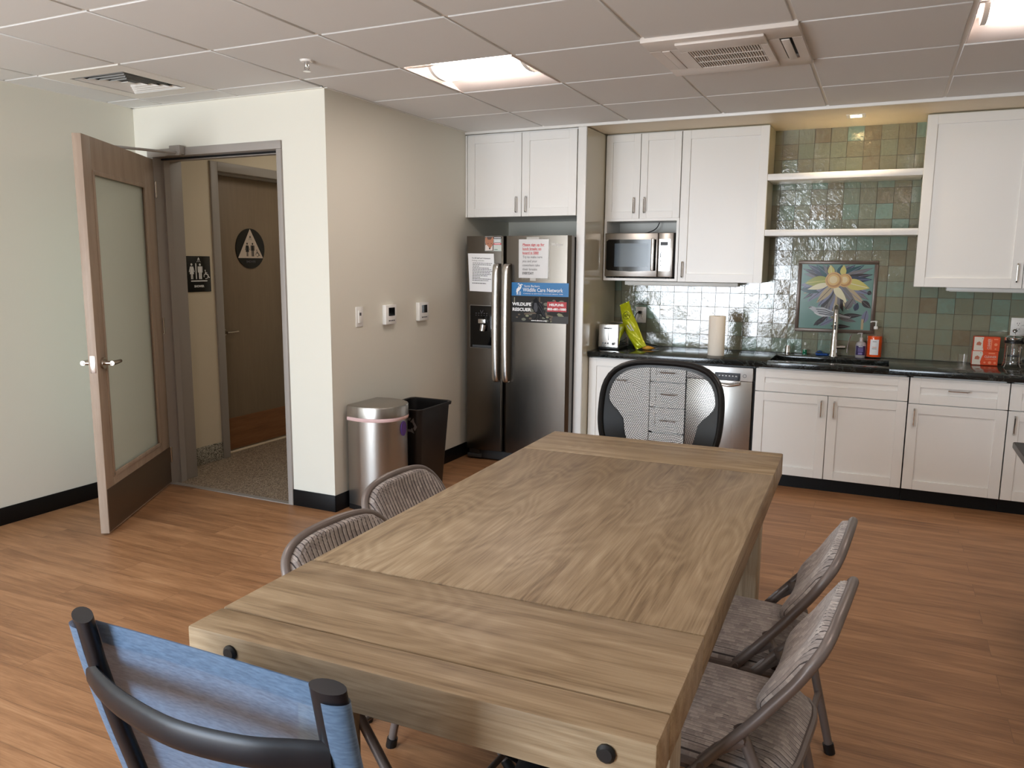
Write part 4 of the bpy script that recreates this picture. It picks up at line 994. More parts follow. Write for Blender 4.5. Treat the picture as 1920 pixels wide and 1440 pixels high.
# bird
bd, bl = g_('bird_grey', (176, 180, 186)), g_('bird_light', (212, 214, 214))
p.poly([(.055, .142), (.075, .155), (.095, .152), (.11, .145), (.15, .15), (.19, .135), (.235, .12), (.30, .10), (.34, .09), (.33, .08), (.28, .085), (.235, .095), (.2, .085), (.15, .082), (.115, .095), (.09, .12), (.07, .135)], bd)
for q in (((.11, .135), (.17, .13), (.235, .105)), ((.12, .12), (.17, .115), (.225, .10)), ((.13, .105), (.18, .10), (.215, .095)), ((.235, .118), (.29, .1), (.335, .09)), ((.06, .142), (.075, .15))): p.line(q, .005, dk)
p.line([(.1, .11), (.13, .095), (.17, .09)], .006, bl); p.disc(.078, .148, .0025, dk); p.line([(.165, .085), (.14, .05), (.10, .02)], .004, dk); p.line([(.185, .085), (.16, .05), (.12, .02)], .004, dk)
b.build('painted_tile', o)

# --- refrigerator
FX0, FXM, FX1, FY, FZ0, FZ1 = -2.790, -2.482, -1.972, 5.075, .085, 1.655
o = thing('refrigerator', 'stainless side-by-side refrigerator with papers and magnets on its doors', 'refrigerator', (-2.38, 5.45, 0))
B(m_dark).box(FX0+.004, -1.9785, 5.155, 5.86, .03, 1.625, .003).build('cabinet_body', o)
def fdoor(x0, x1, name='door'):
    b = B(m_fridge); n = 22; vs = []
    prof = []
    for k in range(n+1):
        t = k/n; x = x0+(x1-x0)*t; e_ = min(t, 1-t)*(x1-x0); y = FY+.0055*(2*t-1)**2+(max(0, .014-e_)/.014)**2*.02
        prof.append((x, y))
    prof += [(x1, FY+.078), (x0, FY+.078)]
    N = len(prof); b.add([(x, y, z) for z in (FZ0, FZ1) for x, y in prof], [tuple(range(N))[::-1], tuple(range(N, 2*N))]+[(i, (i+1) % N, N+(i+1) % N, N+i) for i in range(N)])
    return b.build(name, o)
dl, dr = fdoor(FX0, FXM-.004), fdoor(FXM+.004, FX1)
def fhandle(par, x):
    pts = [(x, FY-.004, 1.455), (x, FY-.045, 1.44), (x, FY-.058, 1.3), (x, FY-.064, 1.03), (x, FY-.058, .76), (x, FY-.045, .63), (x, FY-.004, .615)]
    B(m_steelh).tube(pts, .0215, 16, r2=.0075, up=(1, 0, 0), smooth=5).build('handle', par)
fhandle(dl, -2.520); fhandle(dr, -2.440)
b = B(M('dispenser_rim', (150, 148, 146), .3, .8)); b.box(-2.752, -2.545, FY-.001, FY+.012, .845, 1.162, .004, 2); b.use(m_blackgloss).box(-2.747, -2.55, FY-.003, FY+.01, .85, 1.157, .003); ds = b.build('dispenser', dl)
b = B(m_steelh); b.box(-2.672, -2.612, FY-.022, FY-.002, 1.03, 1.062, .003); b.cyl((-2.628, FY-.02, 1.02), (-2.634, FY-.028, .975), .024, 16, .02); b.build('water_lever', ds)
b = B(); p = P2(b, (-2.747, FY-.003, .85), (1, 0, 0), (0, 0, 1), .0006)
for k in range(5): p.rect(.045+k*.022, .055+k*.022, .25, .254, m_greyink); p.rect(.045+k*.022, .053+k*.022, .236, .239, m_greyink)
p.line([(.085, .275), (.09, .26), (.102, .26), (.107, .275)], .003, m_greyink); p.rect(.02, .18, .004, .02, m_dark); b.build('dispenser_panel', ds)
B(m_dark).box(FX0+.01, FX1, 5.12, 5.16, .01, .075, .004).box(FX0, FX0+.12, 5.10, 5.15, .012, .045, .008).box(FX0+.02, FX0+.10, 5.105, 5.15, .045, .078, .006).build('foot_grille', o)
for x in (FX0+.06, FX1-.08): B(m_black).cyl((x, 5.2, 0), (x, 5.2, .03), .02, 14).build('foot', o)
for x in (FX0+.06, FX1-.062): B(m_dark).box(x-.05, x+.05, 5.16, 5.22, 1.625, 1.648, .004).build('hinge_cover', o)
text('brand_lettering', 'Whirlpool', .026, M('logo_white', (232, 232, 232), .3), dr, (-2.112, FY+.0015, 1.585), (1, 0, 0), (0, 0, 1), d=.001, width=.078)
# papers on the doors
def sheet(name, label, cat, pts, y, mat=m_paper, t=.0006):
    xm = sum(q[0] for q in pts)/len(pts); zm = min(q[1] for q in pts); o = thing(name, label, cat, (xm, y, zm))
    B(mat).prism(pts, (0, y, 0), (1, 0, 0), (0, 0, 1), 0, t).build('paper', o); return o
yl_ = FY-.0006
o = sheet('paper_notice', 'white typed notice on the left refrigerator door', 'notice', [(-2.752, 1.262), (-2.548, 1.257), (-2.550, 1.40), (-2.556, 1.53), (-2.766, 1.532)], yl_)
b = B(); p = P2(b, (-2.765, yl_-.0006, 1.25), (1, .0, -.02), (.02, 0, 1), .0003)
text('lettering', 'To All Staff and Volunteers', .0125, m_ink, o, (-2.733, yl_-.0006, 1.495), (1, 0, -.02), (.02, 0, 1), d=.0002, width=.15, bold=.0002); text('lettering', 'Parking reminder', .0115, m_greyink, o, (-2.733, yl_-.0006, 1.478), (1, 0, -.02), (.02, 0, 1), d=.0002, width=.1)
rows = [(.212-k*.0112, [.16, .15, .05, .13, .15, .16, .14, .15, .12, .06, .15, .13][k], m_greyink) for k in range(12)]+[(.068, .11, m_ink)]
for z, L, m in rows:
    x = .034
    while x < .034+L: wd = rnd.uniform(.008, .02); p.rect(x, min(x+wd, .036+L), z, z+.0042, m); x += wd+.0035
b.build('typed_lines', o)
o = sheet('paper_notice', 'white lunch break notice in a plastic sleeve on the right door', 'notice', [(-2.358, 1.362), (-2.135, 1.362), (-2.131, 1.63), (-2.36, 1.63)], yl_)
B(clear_glass('plastic_sleeve', (252, 252, 252), .0, .08)).box(-2.364, -2.126, yl_-.0016, yl_-.0012, 1.354, 1.636).build('sleeve', o)
m_tape = M('tape', (186, 184, 178), .3); B(m_tape).box(-2.30, -2.205, yl_-.0002, yl_+.0003, 1.63, 1.645).build('tape_strip', o); B(m_tape).box(-2.27, -2.225, yl_-.002, yl_-.0018, 1.343, 1.362).build('tape_strip', o)
for k, (s_, m) in enumerate((('Please sign up for', m_red), ('lunch breaks on', m_red), ('board in SBB!', m_red), ('Try to make sure', m_greyink), ('you and your', m_greyink), ('coworkers take', m_greyink), ('their breaks', m_greyink), ('EVERYDAY!', m_ink))):
    z = 1.585-k*.0283; wdt = len(s_)*.0094
    text('lettering', s_, .0235, m, o, (-2.33, yl_-.0006, z), (1, 0, 0), (0, 0, 1), d=.0002, width=min(wdt, .165), bold=.0006 if k in (0, 1, 2, 7) else .0001)
    if k < 3: B(m_red).box(-2.33, -2.33+min(wdt, .165), yl_-.0011, yl_-.0006, z-.0045, z-.003).build('underline', o)
# fox card
o = sheet('fox_card', 'small square card with a red fox face near the door top', 'card', [(-2.628, 1.549), (-2.496, 1.547), (-2.498, 1.648), (-2.626, 1.652)], yl_, M('card_grey', (176, 186, 184), .5))
b = B(); p = P2(b, (-2.626, yl_-.0006, 1.549), (1, 0, 0), (0, 0, 1), .0003); fx_ = M('fox_fur', (176, 122, 96), .7)
p.rect(.001, .068, .002, .1, M('card_dark', (92, 74, 66), .6)); p.poly([(.001, .06), (.0, .09), (.012, .1), (.022, .08), (.045, .08), (.058, .1), (.068, .085), (.064, .05), (.045, .02), (.036, .012), (.024, .022), (.008, .045)], fx_)
p.poly([(.01, .045), (.028, .03), (.036, .013), (.046, .022), (.06, .042), (.06, .005), (.002, .002), (.002, .04)], M('fox_white', (220, 210, 204), .7)); p.disc(.037, .017, .006, m_ink, 10); p.disc(.024, .052, .003, m_ink, 8); p.disc(.05, .052, .003, m_ink, 8)
p.rect(.068, .13, .085, .1, m_ink); p.rect(.072, .126, .09, .095, m_paper); p.rect(.070, .128, .044, .056, m_red); p.rect(.074, .12, .066, .07, m_paper); p.rect(.074, .12, .075, .079, m_paper); p.rect(.075, .122, .048, .052, m_paper); p.rect(.068, .13, .002, .042, M('card_pale', (200, 208, 202), .5)); p.rect(.074, .1, .008, .012, M('card_green', (60, 110, 80), .5)); b.build('printed_card', o)
# large magnet sign
mx0, mx1, mz0, mz1 = -2.412, -1.978, 1.05, 1.33
o = thing('magnetic_sign', 'blue and photo magnetic sign reading Wildlife Rescuer on the right door', 'sign', (-2.19, FY, mz0)); ys = FY-.0015
b = B(M('sign_blue', (30, 112, 172), .35)); b.box(mx0, mx1, ys, ys+.0012, mz0, mz1); p = P2(b, (mx0, ys, mz0), (1, 0, 0), (0, 0, 1), .0003); SW, SH = mx1-mx0, mz1-mz0
p.rect(0, SW, 0, SH*.665, M('photo_dark', (50, 50, 49), .6, spec=.2)); 
cols = [M('photo_%d' % k, c, .5) for k, c in enumerate(((84, 84, 80), (104, 106, 92), (132, 134, 104), (54, 52, 50), (150, 148, 126), (96, 82, 66)))]
for k in range(46):
    a, bb = rnd.uniform(.03, SW-.03), (rnd.uniform(.01, .07) if k % 2 else rnd.uniform(.06, .16)); r = rnd.uniform(.006, .022); p.disc(a, bb, r, cols[rnd.choice((2, 4, 1, 5)) if k % 2 else rnd.choice((0, 3, 0, 1))], 7, r*.6)
p.rect(SW*.72, SW, 0, .05, cols[3]); p.line([(.1, .06), (.2, .07), (.32, .045)], .012, cols[5])
p.rect(.02, .026, .13, .175, cols[4]); p.rect(.215, .222, .14, .18, cols[5])
raven = M('raven', (16, 16, 19), .5, spec=.2); rv2 = M('raven_breast', (58, 58, 64), .5)
p.poly([(.178, .165), (.19, .178), (.2, .172), (.205, .155), (.225, .14), (.245, .11), (.26, .07), (.272, .028), (.262, .035), (.25, .04), (.228, .06), (.2, .062), (.18, .075), (.165, .095), (.163, .12), (.172, .145), (.168, .158)], raven)
p.poly([(.178, .14), (.195, .14), (.205, .11), (.2, .08), (.185, .075), (.172, .1)], rv2); p.line([(.198, .065), (.192, .035), (.18, .025)], .005, raven); p.line([(.215, .06), (.216, .035), (.208, .02)], .005, raven)
for q in (((.215, .14), (.24, .1), (.262, .045)), ((.208, .12), (.232, .085), (.252, .05))): p.line(q, .003, rv2)
p.rect(SW*.635, SW*.97, .082, .15, M('helpline_red', (176, 38, 46), .4)); p.poly([(SW*.76, .15), (SW*.79, .15), (SW*.775, .162)], M('helpline_red2', (176, 38, 46), .4))
# heron emblem
p.line([(.046, .2), (.046, .235), (.055, .25), (.062, .262), (.056, .272), (.048, .268)], .004, m_paper); p.poly([(.048, .215), (.06, .222), (.074, .24), (.078, .256), (.07, .268), (.064, .262), (.068, .25), (.055, .245), (.04, .235), (.036, .21)], m_paper); p.poly([(.07, .268), (.078, .27), (.092, .262), (.078, .262)], m_paper)
for a in (.042, .05, .062, .07): p.line([(a, .192), (a, .218)], .003, m_paper)
b.build('sign_face', o)
T = lambda s_, sz, a, bb, wd, bold=0, m=m_paper: text('lettering', s_, sz, m, o, (mx0+a, ys-.002, mz0+bb), (1, 0, 0), (0, 0, 1), d=.0001, width=wd, bold=bold)
T('Santa Barbara', .021, .098, .249, .118); T('Wildlife Care Network', .038, .088, .217, .305, .0003); T('CARING & SERVING WILDLIFE SINCE 1988', .009, .092, .2, .30)
T('WILDLIFE', .030, .008, .118, .148, .0012); T('RESCUER', .030, .008, .080, .145, .0012); T('HELPLINE:', .0215, .292, .122, .108, .0009); T('805-681-1080', .0215, .279, .092, .14, .0009); T('www.sbwcn.org', .013, .155, .012, .12, .0005)

# ================================================================== FURNITURE
# --- big wooden table
tb = thing('dining_table', 'large weathered oak table with plank ends and black bolts', 'table', (-.745, 2.04, 0), math.radians(1.5), world=False)
TW, TL, TZ, TH = .462, 1.0, .76, .086
def plank(name, y0, y1, mat, dx=0, dz=0):
    return B(mat).box(-TW+dx, TW-dx, y0, y1, TZ-TH, TZ+dz, .0042, 2).build(name, tb)
plank('tabletop', -.6165, .660, m_tableY)
plank('end_plank', -TL, -.909, m_tableX); plank('end_plank', -.906, -.6195, m_tableX); plank('end_plank', .663, .943, m_tableX); plank('end_plank', .946, TL, m_tableX)
for sx_ in (-1, 1):
    for sy_, yy in ((-1, -.68), (1, .68)):
        x = sx_*(TW-.085); B(m_tableZ).box(x-.052, x+.052, yy-.05, yy+.05, 0, TZ-TH, .005, 2).build('leg', tb)
for sy_ in (-1, 1):
    B(m_tableX).box(-TW+.12, TW-.12, sy_*.68-.02, sy_*.68+.02, TZ-TH-.06, TZ-TH+.002, .003).build('cross_rail', tb)
for x in (-.355, .385):
    for s_ in (-1, 1):
        B(m_black).tube([(x, s_*(TL-.002), .727), (x, s_*(TL+.004), .727), (x, s_*(TL+.008), .727)], [.0155, .0155, .011], 6 if False else 12).build('bolt', tb)

# --- folding chairs
def sup(t, n): return (1-abs(2*t-1)**n)
NR_ = 25
def folding_chair(label):
    o = thing('folding_chair', label, 'chair', (0, 0, 0), 0, 'padded folding chairs around the table', world=False)
    def bp(t):   # side tube: t = height -> forward position
        P = [(0, .26), (.44, -.065), (.55, -.155), (.645, -.225), (.735, -.280), (.80, -.300)]
        for (z0, f0), (z1, f1) in zip(P, P[1:]):
            if t <= z1: return f0+(f1-f0)*(t-z0)/(z1-z0)
        return P[-1][1]
    # back frame hoop
    side = [(z, .207) for z in (.40, .475, .55, .60, .65)]; arch = [(.69, .204), (.724, .188), (.748, .157), (.762, .112), (.768, .058), (.770, 0)]
    L_ = [(bp(z), y, z) for z, y in side+arch]; R_ = [(f, -y, z) for f, y, z in L_[-2::-1]]
    B(m_chairmetal).tube(L_+R_, .0118, 12, smooth=4).build('back_frame', o)
    for s_ in (-1, 1):
        B(m_chairmetal).tube([(bp(.41), s_*.207, .41), (bp(.2), s_*.209, .2), (bp(.02), s_*.211, .02)], .0125, 12).build('leg', o)
        B(m_black).tube([(bp(.03), s_*.211, .03), (bp(0), s_*.211, .0)], .016, 12).build('foot_cap', o)
        B(m_chairmetal).tube([(-.125, s_*.188, .525), (-.165, s_*.192, .44), (-.215, s_*.20, .22), (-.262, s_*.206, .02)], .0125, 12, caps=False).build('leg', o)
        B(m_black).tube([(-.259, s_*.2055, .03), (-.266, s_*.206, .0)], .0165, 12).build('foot_cap', o)
        b = B(m_chairmetal); b.tube([(bp(.425)+.0, s_*.2, .425), (-.09, s_*.201, .47), (-.135, s_*.203, .505)], .014, 8, r2=.0025, up=(.4, 0, 1)); b.cyl((-.135, s_*.20, .505), (-.135, s_*.209, .505), .007, 10); b.cyl((bp(.43)-.0, s_*.2, .43), (bp(.43), s_*.222, .43), .007, 10)
        b.build('hinge_link', o)
    B(m_chairmetal).tube([(bp(.14), -.209, .14), (bp(.14), .209, .14)], .009, 10).build('stretcher', o)
    B(m_chairmetal).tube([(-.222, -.2, .19), (-.222, .2, .19)], .009, 10).build('stretcher', o)
    B(m_chairmetal).tube([(-.19, -.195, .33), (-.19, .195, .33)], .009, 10).build('stretcher', o)
    # seat pan
    def sq(u, v, hw, hd, n=5): 
        a, c = 2*u-1, 2*v-1
        m = (abs(a)**n+abs(c)**n)**(1/n); M_ = max(abs(a), abs(c)); k = M_/m if m > 1e-6 else 1
        return a*k*hw, c*k*hd
    def seat(z, amp, rib):
        def f(u, v):
            y, x = sq(u, v, .197, .205, 6); e_ = max(0, sup(u, 8))*max(0, sup(v, 8))
            r = .0030*abs(math.sin(PI*(y+.2)*64)) if rib else 0
            return (x-.02, y, z+amp*e_**.5*(.75+.25*sup(v, 2))+r*min(1, e_*3))
        return f
    b = B(m_stripe); fs_ = seat(.425, .032, True); b.grid(fs_, NR_*6, 14, lambda u, v: ((fs_(u, v)[1]+.2)*64, v*.42)); b.build('seat', o, 60)
    # rim and pan
    N = 40; ring = []
    for k in range(N):
        t = k/N*8; s8 = int(t) // 2; 
        a = 2*PI*k/N; c_, s_ = math.cos(a), math.sin(a); m = (abs(c_)**5+abs(s_)**5)**(-1/5); ring.append((c_*m*.208-.02, s_*m*.2, .418))
    b = B(m_chairmetal).tube(ring, .0105, 8, closed=True, r2=None)
    b.add([(x, y, .425) for x, y, z in ring]+[(-.02+(x+.02)*.96, y*.96, .395) for x, y, z in ring], [tuple(range(N, 2*N))[::-1]]+[(i, (i+1) % N, N+(i+1) % N, N+i) for i in range(N)])
    b.build('seat_frame', o)
    # back pad
    z0, z1 = .55, .767
    def hoopy(z):
        P = [(.5, .201), (.65, .201), (.69, .199), (.724, .183), (.748, .152), (.762, .108), (.768, .05)]
        for (a, y0), (c, y1) in zip(P, P[1:]):
            if z <= c: return y0+(y1-y0)*(z-a)/(c-a)
        return .05
    def back(off, rib):
        def f(u, v):
            z = z0+(z1-z0)*v
            hw = hoopy(z)*(1-.22*max(0, (.22-v)/.22)**2)
            y = (2*u-1)*hw; e_ = max(0, sup(u, 6))*max(0, sup(v, 8)); cur = .024*(1-(y/.2)**2)*(1-v**5)
            r = .0030*abs(math.sin(PI*(y+.2)*64))*min(1, e_*3) if rib else 0
            F = bp(z)-cur+off*e_**.55+(r if off > 0 else 0)+.006
            return (F, y, z+.28*(off*e_**.55+r) if off > 0 else z)
        return f
    b = B(m_stripe); fb_ = back(.030, True); b.grid(fb_, NR_*6, 22, lambda u, v: ((fb_(u, v)[1]+.2)*64, v*.26)); b.build('back_pad', o, 60)
    B(m_chairmetal).grid(back(-.006, False), 20, 14).build('back_shell', o, 60)
    return o
fc = folding_chair('grey striped padded folding chair on the right side of the table, nearest the camera')
fc.location = (-.318, 1.745, 0); fc.rotation_euler = (0, 0, PI-math.radians(5))
dup(fc, (-.332, 2.20, 0), PI-math.radians(3), 'grey striped padded folding chair on the right side of the table, farther from the camera')
dup(fc, (-1.018, 1.612, 0), math.radians(-4), 'grey striped folding chair left of the table, nearer the blue sling chair')
dup(fc, (-1.138, 2.11, 0), math.radians(-2), 'grey striped padded folding chair on the left side of the table, nearest the bins')

# --- mesh office chair at the far end (local: faces -Y)
def office_chair():
    o = thing('office_chair', 'black mesh-back office chair at the far end of the table', 'chair', (-.875, 3.36, 0), math.radians(-2), world=False)
    zc, hw, hh = .795, .272, .232
    def out(a, s=1.0, dn=0):
        c_, s_ = math.cos(a), math.sin(a); n = 3.4; m = (abs(c_)**n+abs(s_)**n)**(-1/n)
        x, z = c_*m*hw*s, s_*m*hh*s
        if z < 0: x *= 1-.10*(-z/hh)**1.5
        return x, z
    def yb(x, z): return .045+.13*(z/.5)+.0-.30*(x**2)*-1*-.9 if False else .05+.16*z-.55*x*x
    ring = []
    for k in range(56):
        x, z = out(2*PI*k/56); ring.append((x, yb(x, z), zc+z))
    B(m_black).tube(ring, .021, 12, closed=True, r2=.014, up=(0, 1, 0)).build('back_frame', o)
    ring2 = [(x*.955, y-.004, zc+(z-zc)*.955) for x, y, z in ring]
    def msh(u, v):
        a, c = 2*u-1, 2*v-1; n = 3.4; m = (abs(a)**n+abs(c)**n)**(1/n); M_ = max(abs(a), abs(c)); k = M_/m if m > 1e-6 else 1
        x, z = a*k*hw*.975, c*k*hh*.975
        if z < 0: x *= 1-.10*(-z/hh)**1.5
        return (x, yb(x, z)-.003, zc+z)
    B(m_mesh).grid(msh, 40, 36, lambda u, v: (u*56, v*66)).build('mesh_back', o, 60)
    # inner solid band and lower gussets
    N = 56
    def inner(k):
        a = 2*PI*k/N; x, z = out(a, .90)
        if z < .07:
            t = min(1, (.07-z)/.11); x = math.copysign(max(0, abs(x)-.075*t*t*(3-2*t)), x) if abs(x) > .05 else x
        return x, z
    b = B(m_black); vs = []
    for k in range(N):
        x, z = out(2*PI*k/N, .97); vs.append((x, yb(x, z)-.006, zc+z))
    for k in range(N):
        x, z = inner(k); vs.append((x, yb(x, z)-.006, zc+z))
    vs2 = [(x, y+.008, z) for x, y, z in vs]
    b.add(vs, [(k, (k+1) % N, N+(k+1) % N, N+k) for k in range(N)]); b.add(vs2, [(N+k, N+(k+1) % N, (k+1) % N, k) for k in range(N)])
    b.build('edge_band', o, 60)
    B(m_black).tube([(-.19, .035, .64), (-.10, .06, .60), (0, .075, .585), (.10, .06, .60), (.19, .035, .64)], .016, 10, smooth=4).build('lumbar_bar', o)
    B(m_black).tube([(0, .075, .60), (0, .09, .50), (0, .04, .40), (0, -.12, .385)], .022, 12, r2=.012, up=(1, 0, 0), smooth=4).build('back_post', o)
    def st(u, v):
        a, c = 2*u-1, 2*v-1; n = 4; m = (abs(a)**n+abs(c)**n)**(1/n); M_ = max(abs(a), abs(c)); k = M_/m if m > 1e-6 else 1
        e_ = sup(u, 6)*sup(v, 6); return (a*k*.24, -.19+c*k*.235, .42+.045*max(0, e_)**.5-.02*abs(2*v-1)*(v < .5))
    B(m_black).grid(st, 24, 24, thick=.02).build('seat', o, 60)
    B(m_dark).box(-.09, .09, -.28, -.08, .36, .41, .02).build('seat_mechanism', o)
    B(m_dark).cyl((0, -.18, .10), (0, -.18, .37), .025, 16).build('gas_column', o)
    for k in range(5):
        a = 2*PI*k/5+.3; c_, s_ = math.cos(a), math.sin(a)
        leg = B(m_black).tube([(0, -.18, .115), (.12*c_, -.18+.12*s_, .11), (.28*c_, -.18+.28*s_, .075)], [.032, .024, .015], 10, r2=None).build('leg', o)
        B(m_dark).cyl((.285*c_-.012*s_, -.18+.285*s_+.012*c_, .028), (.285*c_+.012*s_, -.18+.285*s_-.012*c_, .028), .028, 16).build('caster', leg)
    return o
office_chair()

# --- dark bag on the floor under the table
o = thing('bag', 'black rounded bag on the floor under the near end of the table', 'bag', (-.69, 1.655, 0), 0, world=False)
m_bagc = M('black_bag_cloth', (20, 20, 22), .75, bump=.4, bscale=120)
B(m_bagc).lathe(0, 0, [(.055, 0), (.066, .01), (.074, .06), (.076, .14), (.072, .20), (.058, .235), (.03, .255), (.0, .26)], 32, 0, 1, 2.0).build('bag_body', o, 60)
B(m_black).tube([(.0, -.04, .256), (-.05, -.02, .262), (-.12, .0, .25), (-.17, .02, .235), (-.13, .06, .18), (-.072, .07, .15)], .009, 8, r2=.004, smooth=5).build('strap', o)

# --- sling chair, lower left (world coordinates)
def sling_chair():
    o = thing('sling_chair', 'folding patio chair with blue mesh sling and black frame, nearest the camera', 'chair', (-.91, 1.0, 0))
    XA, XB = -1.152, -.652
    PT = [(.886, .795), (.80, .812), (.68, .842), (.55, .880), (.42, .925)]
    def yp(z):
        for (z0, y0), (z1, y1) in zip(PT, PT[1:]):
            if z >= z1: return y0+(y1-y0)*(z-z0)/(z1-z0)
        return PT[-1][1]
    for x in (XA, XB):
        B(m_navy).tube([(x, y, z) for z, y in PT], .031, 20, r2=.0145, up=((1, 0, 0) if x == XB else (.93, -.37, 0))).build('back_post', o)
    # fabric: top edge hem, slightly sagging between posts, wrapped round them
    def fab(u, v):
        z = .868-(.868-.43)*v
        if u < .06: t = u/.06; a = PI*(1.5-t); x = XA+.033*math.cos(a)*1.0; y = yp(z)+.0165*math.sin(a)*-1
        elif u > .94: t = (u-.94)/.06; a = PI*(.5+ -t+0); x = XB+.033*math.cos(a); y = yp(z)+.0165*math.sin(a)
        else:
            s_ = (u-.06)/.88; x = XA+(XB-XA)*s_; y = yp(z)+.0165+.012*math.sin(PI*s_)*(.3+v)
            return (x, y, z)
        return (x, y, z)
    def fab2(u, v):
        z = .868-(.868-.43)*v; s_ = u; x = XA+(XB-XA)*s_
        return (x, yp(z)+.016+.014*math.sin(PI*s_)*(.25+v), z)
    b = B(m_sling); b.grid(fab2, 30, 24)
    for X_, sg in ((XA, -1), (XB, 1)):
        def wr(u, v, X_=X_, sg=sg):
            z = .868-(.868-.43)*v; a = PI/2-PI*1.02*u
            return (X_+sg*(.0335*math.cos(a)), yp(z)+.0168*math.sin(a), z)
        b.grid(wr, 12, 10)
    b.build('sling_back', o, 60)
    b = B(m_sling)
    b.grid(lambda u, v: (XA+(XB-XA)*u, yp(.868-.05*v)+.0185+.014*math.sin(PI*u)*(.25+v*.1), .868-.045*v), 24, 2); b.build('hem', o, 60)
    # curved cross bar behind the fabric
    CB = [(XA-.006, yp(.775)-.012, .778), (XA+.05, .785, .776), (XA+.13, .765, .773), ((XA+XB)/2, .752, .770), (XB-.13, .765, .770), (XB-.05, .79, .772), (XB-.004, yp(.775)-.012, .772)]
    B(m_navy).tube(CB, .008, 12, r2=.025, up=(0, 1, 0), smooth=5).build('cross_bar', o)
    CB2 = [(x, y+.1, z-.30) for x, y, z in CB]
    B(m_navy).tube(CB2, .010, 12, r2=.018, up=(0, 1, 0), smooth=5).build('cross_bar', o)
    # seat
    B(m_sling).grid(lambda u, v: (XA+(XB-XA)*u, .935+.24*v, .425+.01*v-.018*math.sin(PI*u)), 16, 14).build('sling_seat', o, 60)
    for x in (XA, XB):
        B(m_navy).tube([(x, .91, .42), (x, 1.18, .435)], .016, 12).build('seat_rail', o)
        s_ = .02 if x == XB else -.02
        B(m_navy).tube([(x+s_, 1.17, .43), (x+s_, 1.0, .22), (x+s_, .83, 0)], .013, 12).build('leg', o)
        B(m_navy).tube([(x, .925, .42), (x, 1.0, .22), (x, 1.13, 0)], .013, 12).build('leg', o)
    B(m_navy).tube([(XA-.02, .85, .03), (XB+.02, .85, .03)], .010, 10).build('stretcher', o)
    B(m_navy).tube([(XA, 1.115, .03), (XB, 1.115, .03)], .010, 10).build('stretcher', o)
sling_chair()

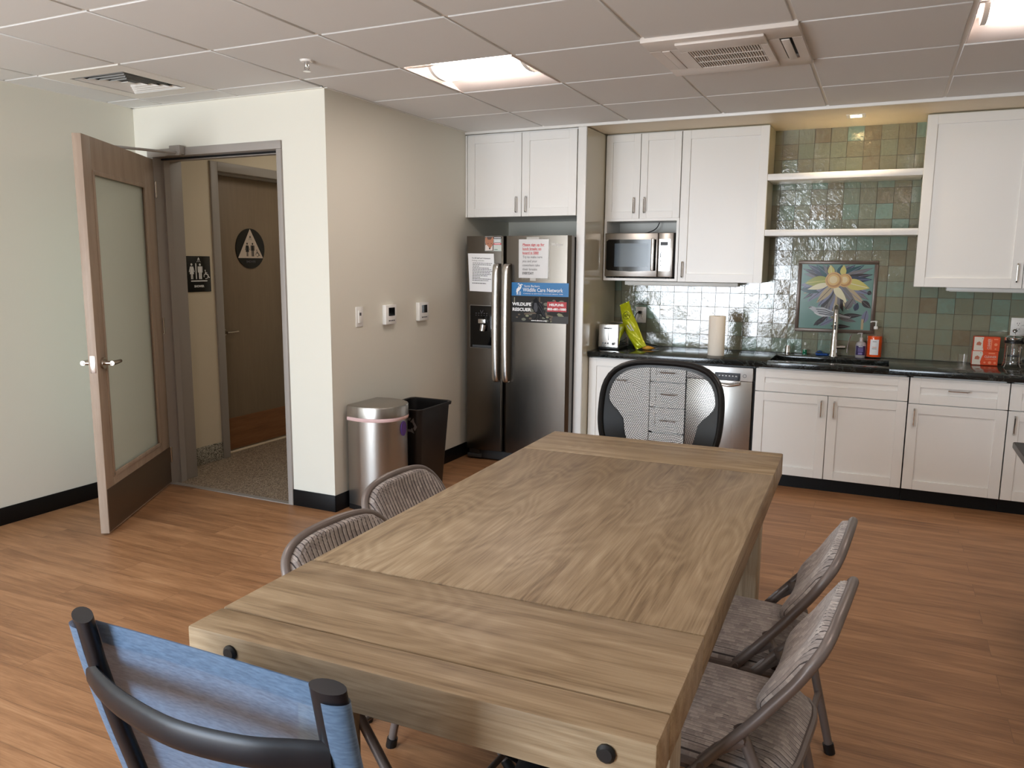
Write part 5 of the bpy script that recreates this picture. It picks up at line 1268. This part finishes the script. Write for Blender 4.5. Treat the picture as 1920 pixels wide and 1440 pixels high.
# --- bins by the alcove wall
def trash_can():
    x0, y0 = -2.825, 3.85; o = thing('trash_can', 'stainless half-round lidded trash can with a pink liner edge', 'bin', (x0+.15, y0, 0))
    def D(sc, z, dx=0, n=40, back=0.0):
        out = []
        for k in range(n+1):
            a = -PI/2+PI*k/n; c_, s_ = math.cos(a), math.sin(a); m = (abs(c_)**2.3+abs(s_)**2.3)**(-1/2.3)
            out.append((x0+.09+c_*m*.20*sc+dx, y0+s_*m*.175*sc, z))
        out.append((x0+back, y0+.16*sc, z)); out.append((x0+back, y0-.16*sc, z)); return out
    def loft(b, rings, cap0=True, cap1=True):
        N = len(rings[0]); fs = [(i*N+k, i*N+(k+1) % N, (i+1)*N+(k+1) % N, (i+1)*N+k) for i in range(len(rings)-1) for k in range(N)]
        if cap0: fs.append(tuple(range(N))[::-1])
        if cap1: fs.append(tuple((len(rings)-1)*N+k for k in range(N)))
        return b.add([p for r in rings for p in r], fs)
    loft(B(m_black), [D(.97, 0), D(.97, .03)]).build('base', o)
    loft(B(m_steel), [D(.96, .025), D(.96, .55)]).build('body', o)
    loft(B(M('pink_liner', (214, 182, 180), .5)), [D(.985, .54), D(1.0, .547), D(1.0, .557), D(.98, .563)]).build('liner_edge', o)
    loft(B(m_steel), [D(1.0, .562), D(1.0, .618), D(.985, .626), D(.93, .631)]).build('lid', o)
    tg = B(m_black).box(x0-.0, x0+.02, y0-.1, y0+.1, .12, .45, .006).build('rear_grip', o)
    b = B(M('purple_sticker', (84, 46, 128), .4)); a = math.radians(4); c_, s_ = math.cos(a), math.sin(a); m = (abs(c_)**2.3+abs(s_)**2.3)**(-1/2.3)
    cx, cy = x0+.09+c_*m*.20*.96, y0+s_*m*.175*.96; nn = Vector((c_*.175, s_*.20, 0)).normalized(); tt = Vector((-nn.y, nn.x, 0))
    b.prism([(.032*math.cos(2*PI*k/28), .045*math.sin(2*PI*k/28)) for k in range(28)], Vector((cx, cy, .485)), tt, (0, 0, 1), 0, .003); b.build('sticker', o)
trash_can()
def recycling_bin():
    o = thing('recycling_bin', 'tall black open-top recycling bin with a grey recycling mark', 'bin', (-2.69, 4.22, 0))
    def R4(x0, x1, y0, y1, z, r=.035): return rrect(x0, x1, y0, y1, r, z, 5)
    top = (-2.832, -2.535, 4.03, 4.42); bot = (-2.80, -2.575, 4.075, 4.39)
    def ring(t, e_, z): return R4(*[bot[i]+(top[i]-bot[i])*t+(e_ if i % 2 else -e_) for i in range(4)], z)
    rings = [ring(0, -.003, .0), ring(0, 0, .006), ring(.97, 0, .548), ring(.97, .010, .549), ring(1, .011, .566), ring(1, .004, .570), ring(1, -.006, .566), ring(0, -.006, .02)]
    N = len(rings[0]); fs = [(i*N+k, i*N+(k+1) % N, (i+1)*N+(k+1) % N, (i+1)*N+k) for i in range(7) for k in range(N)]
    fs += [tuple(range(N))[::-1], tuple(7*N+k for k in range(N))]
    B(M('black_bin_plastic', (24, 23, 24), .38)).add([p for r in rings for p in r], fs).build('bin_body', o)
    g_ = M('grey_print', (128, 128, 130), .5)
    b = B(); p = P2(b, (-2.612, 4.0385, .465), (1, 0, 0), (0, -.082, 1), .0008)
    for k in range(3):
        a = 90-120*k; R = .045
        def rot(x, y): ca_, sa_ = math.cos(math.radians(a-90)), math.sin(math.radians(a-90)); return (x*ca_-y*sa_, x*sa_+y*ca_)
        p.poly([rot(*q) for q in ((-.038, .018), (-.020, .048), (.012, .048), (.004, .030), (-.012, .030), (-.024, .010))], g_)
        p.poly([rot(*q) for q in ((.004, .022), (.030, .050), (.036, .014))], g_)
    b.build('recycling_mark', o)
recycling_bin()
# --- dark desk, only its corner in view
o = thing('desk', 'dark desk corner at the right edge of the picture', 'desk', (1.1, 3.15, 0))
B(M('desk_top', (40, 38, 38), .35)).box(.515, 1.5, 2.55, 3.755, .722, .75, .006).build('desk_top', o)
for x in (.95, 1.42):
    for y in (2.65, 3.60): B(m_black).box(x-.02, x+.02, y-.02, y+.02, 0, .724, .003).build('leg', o)
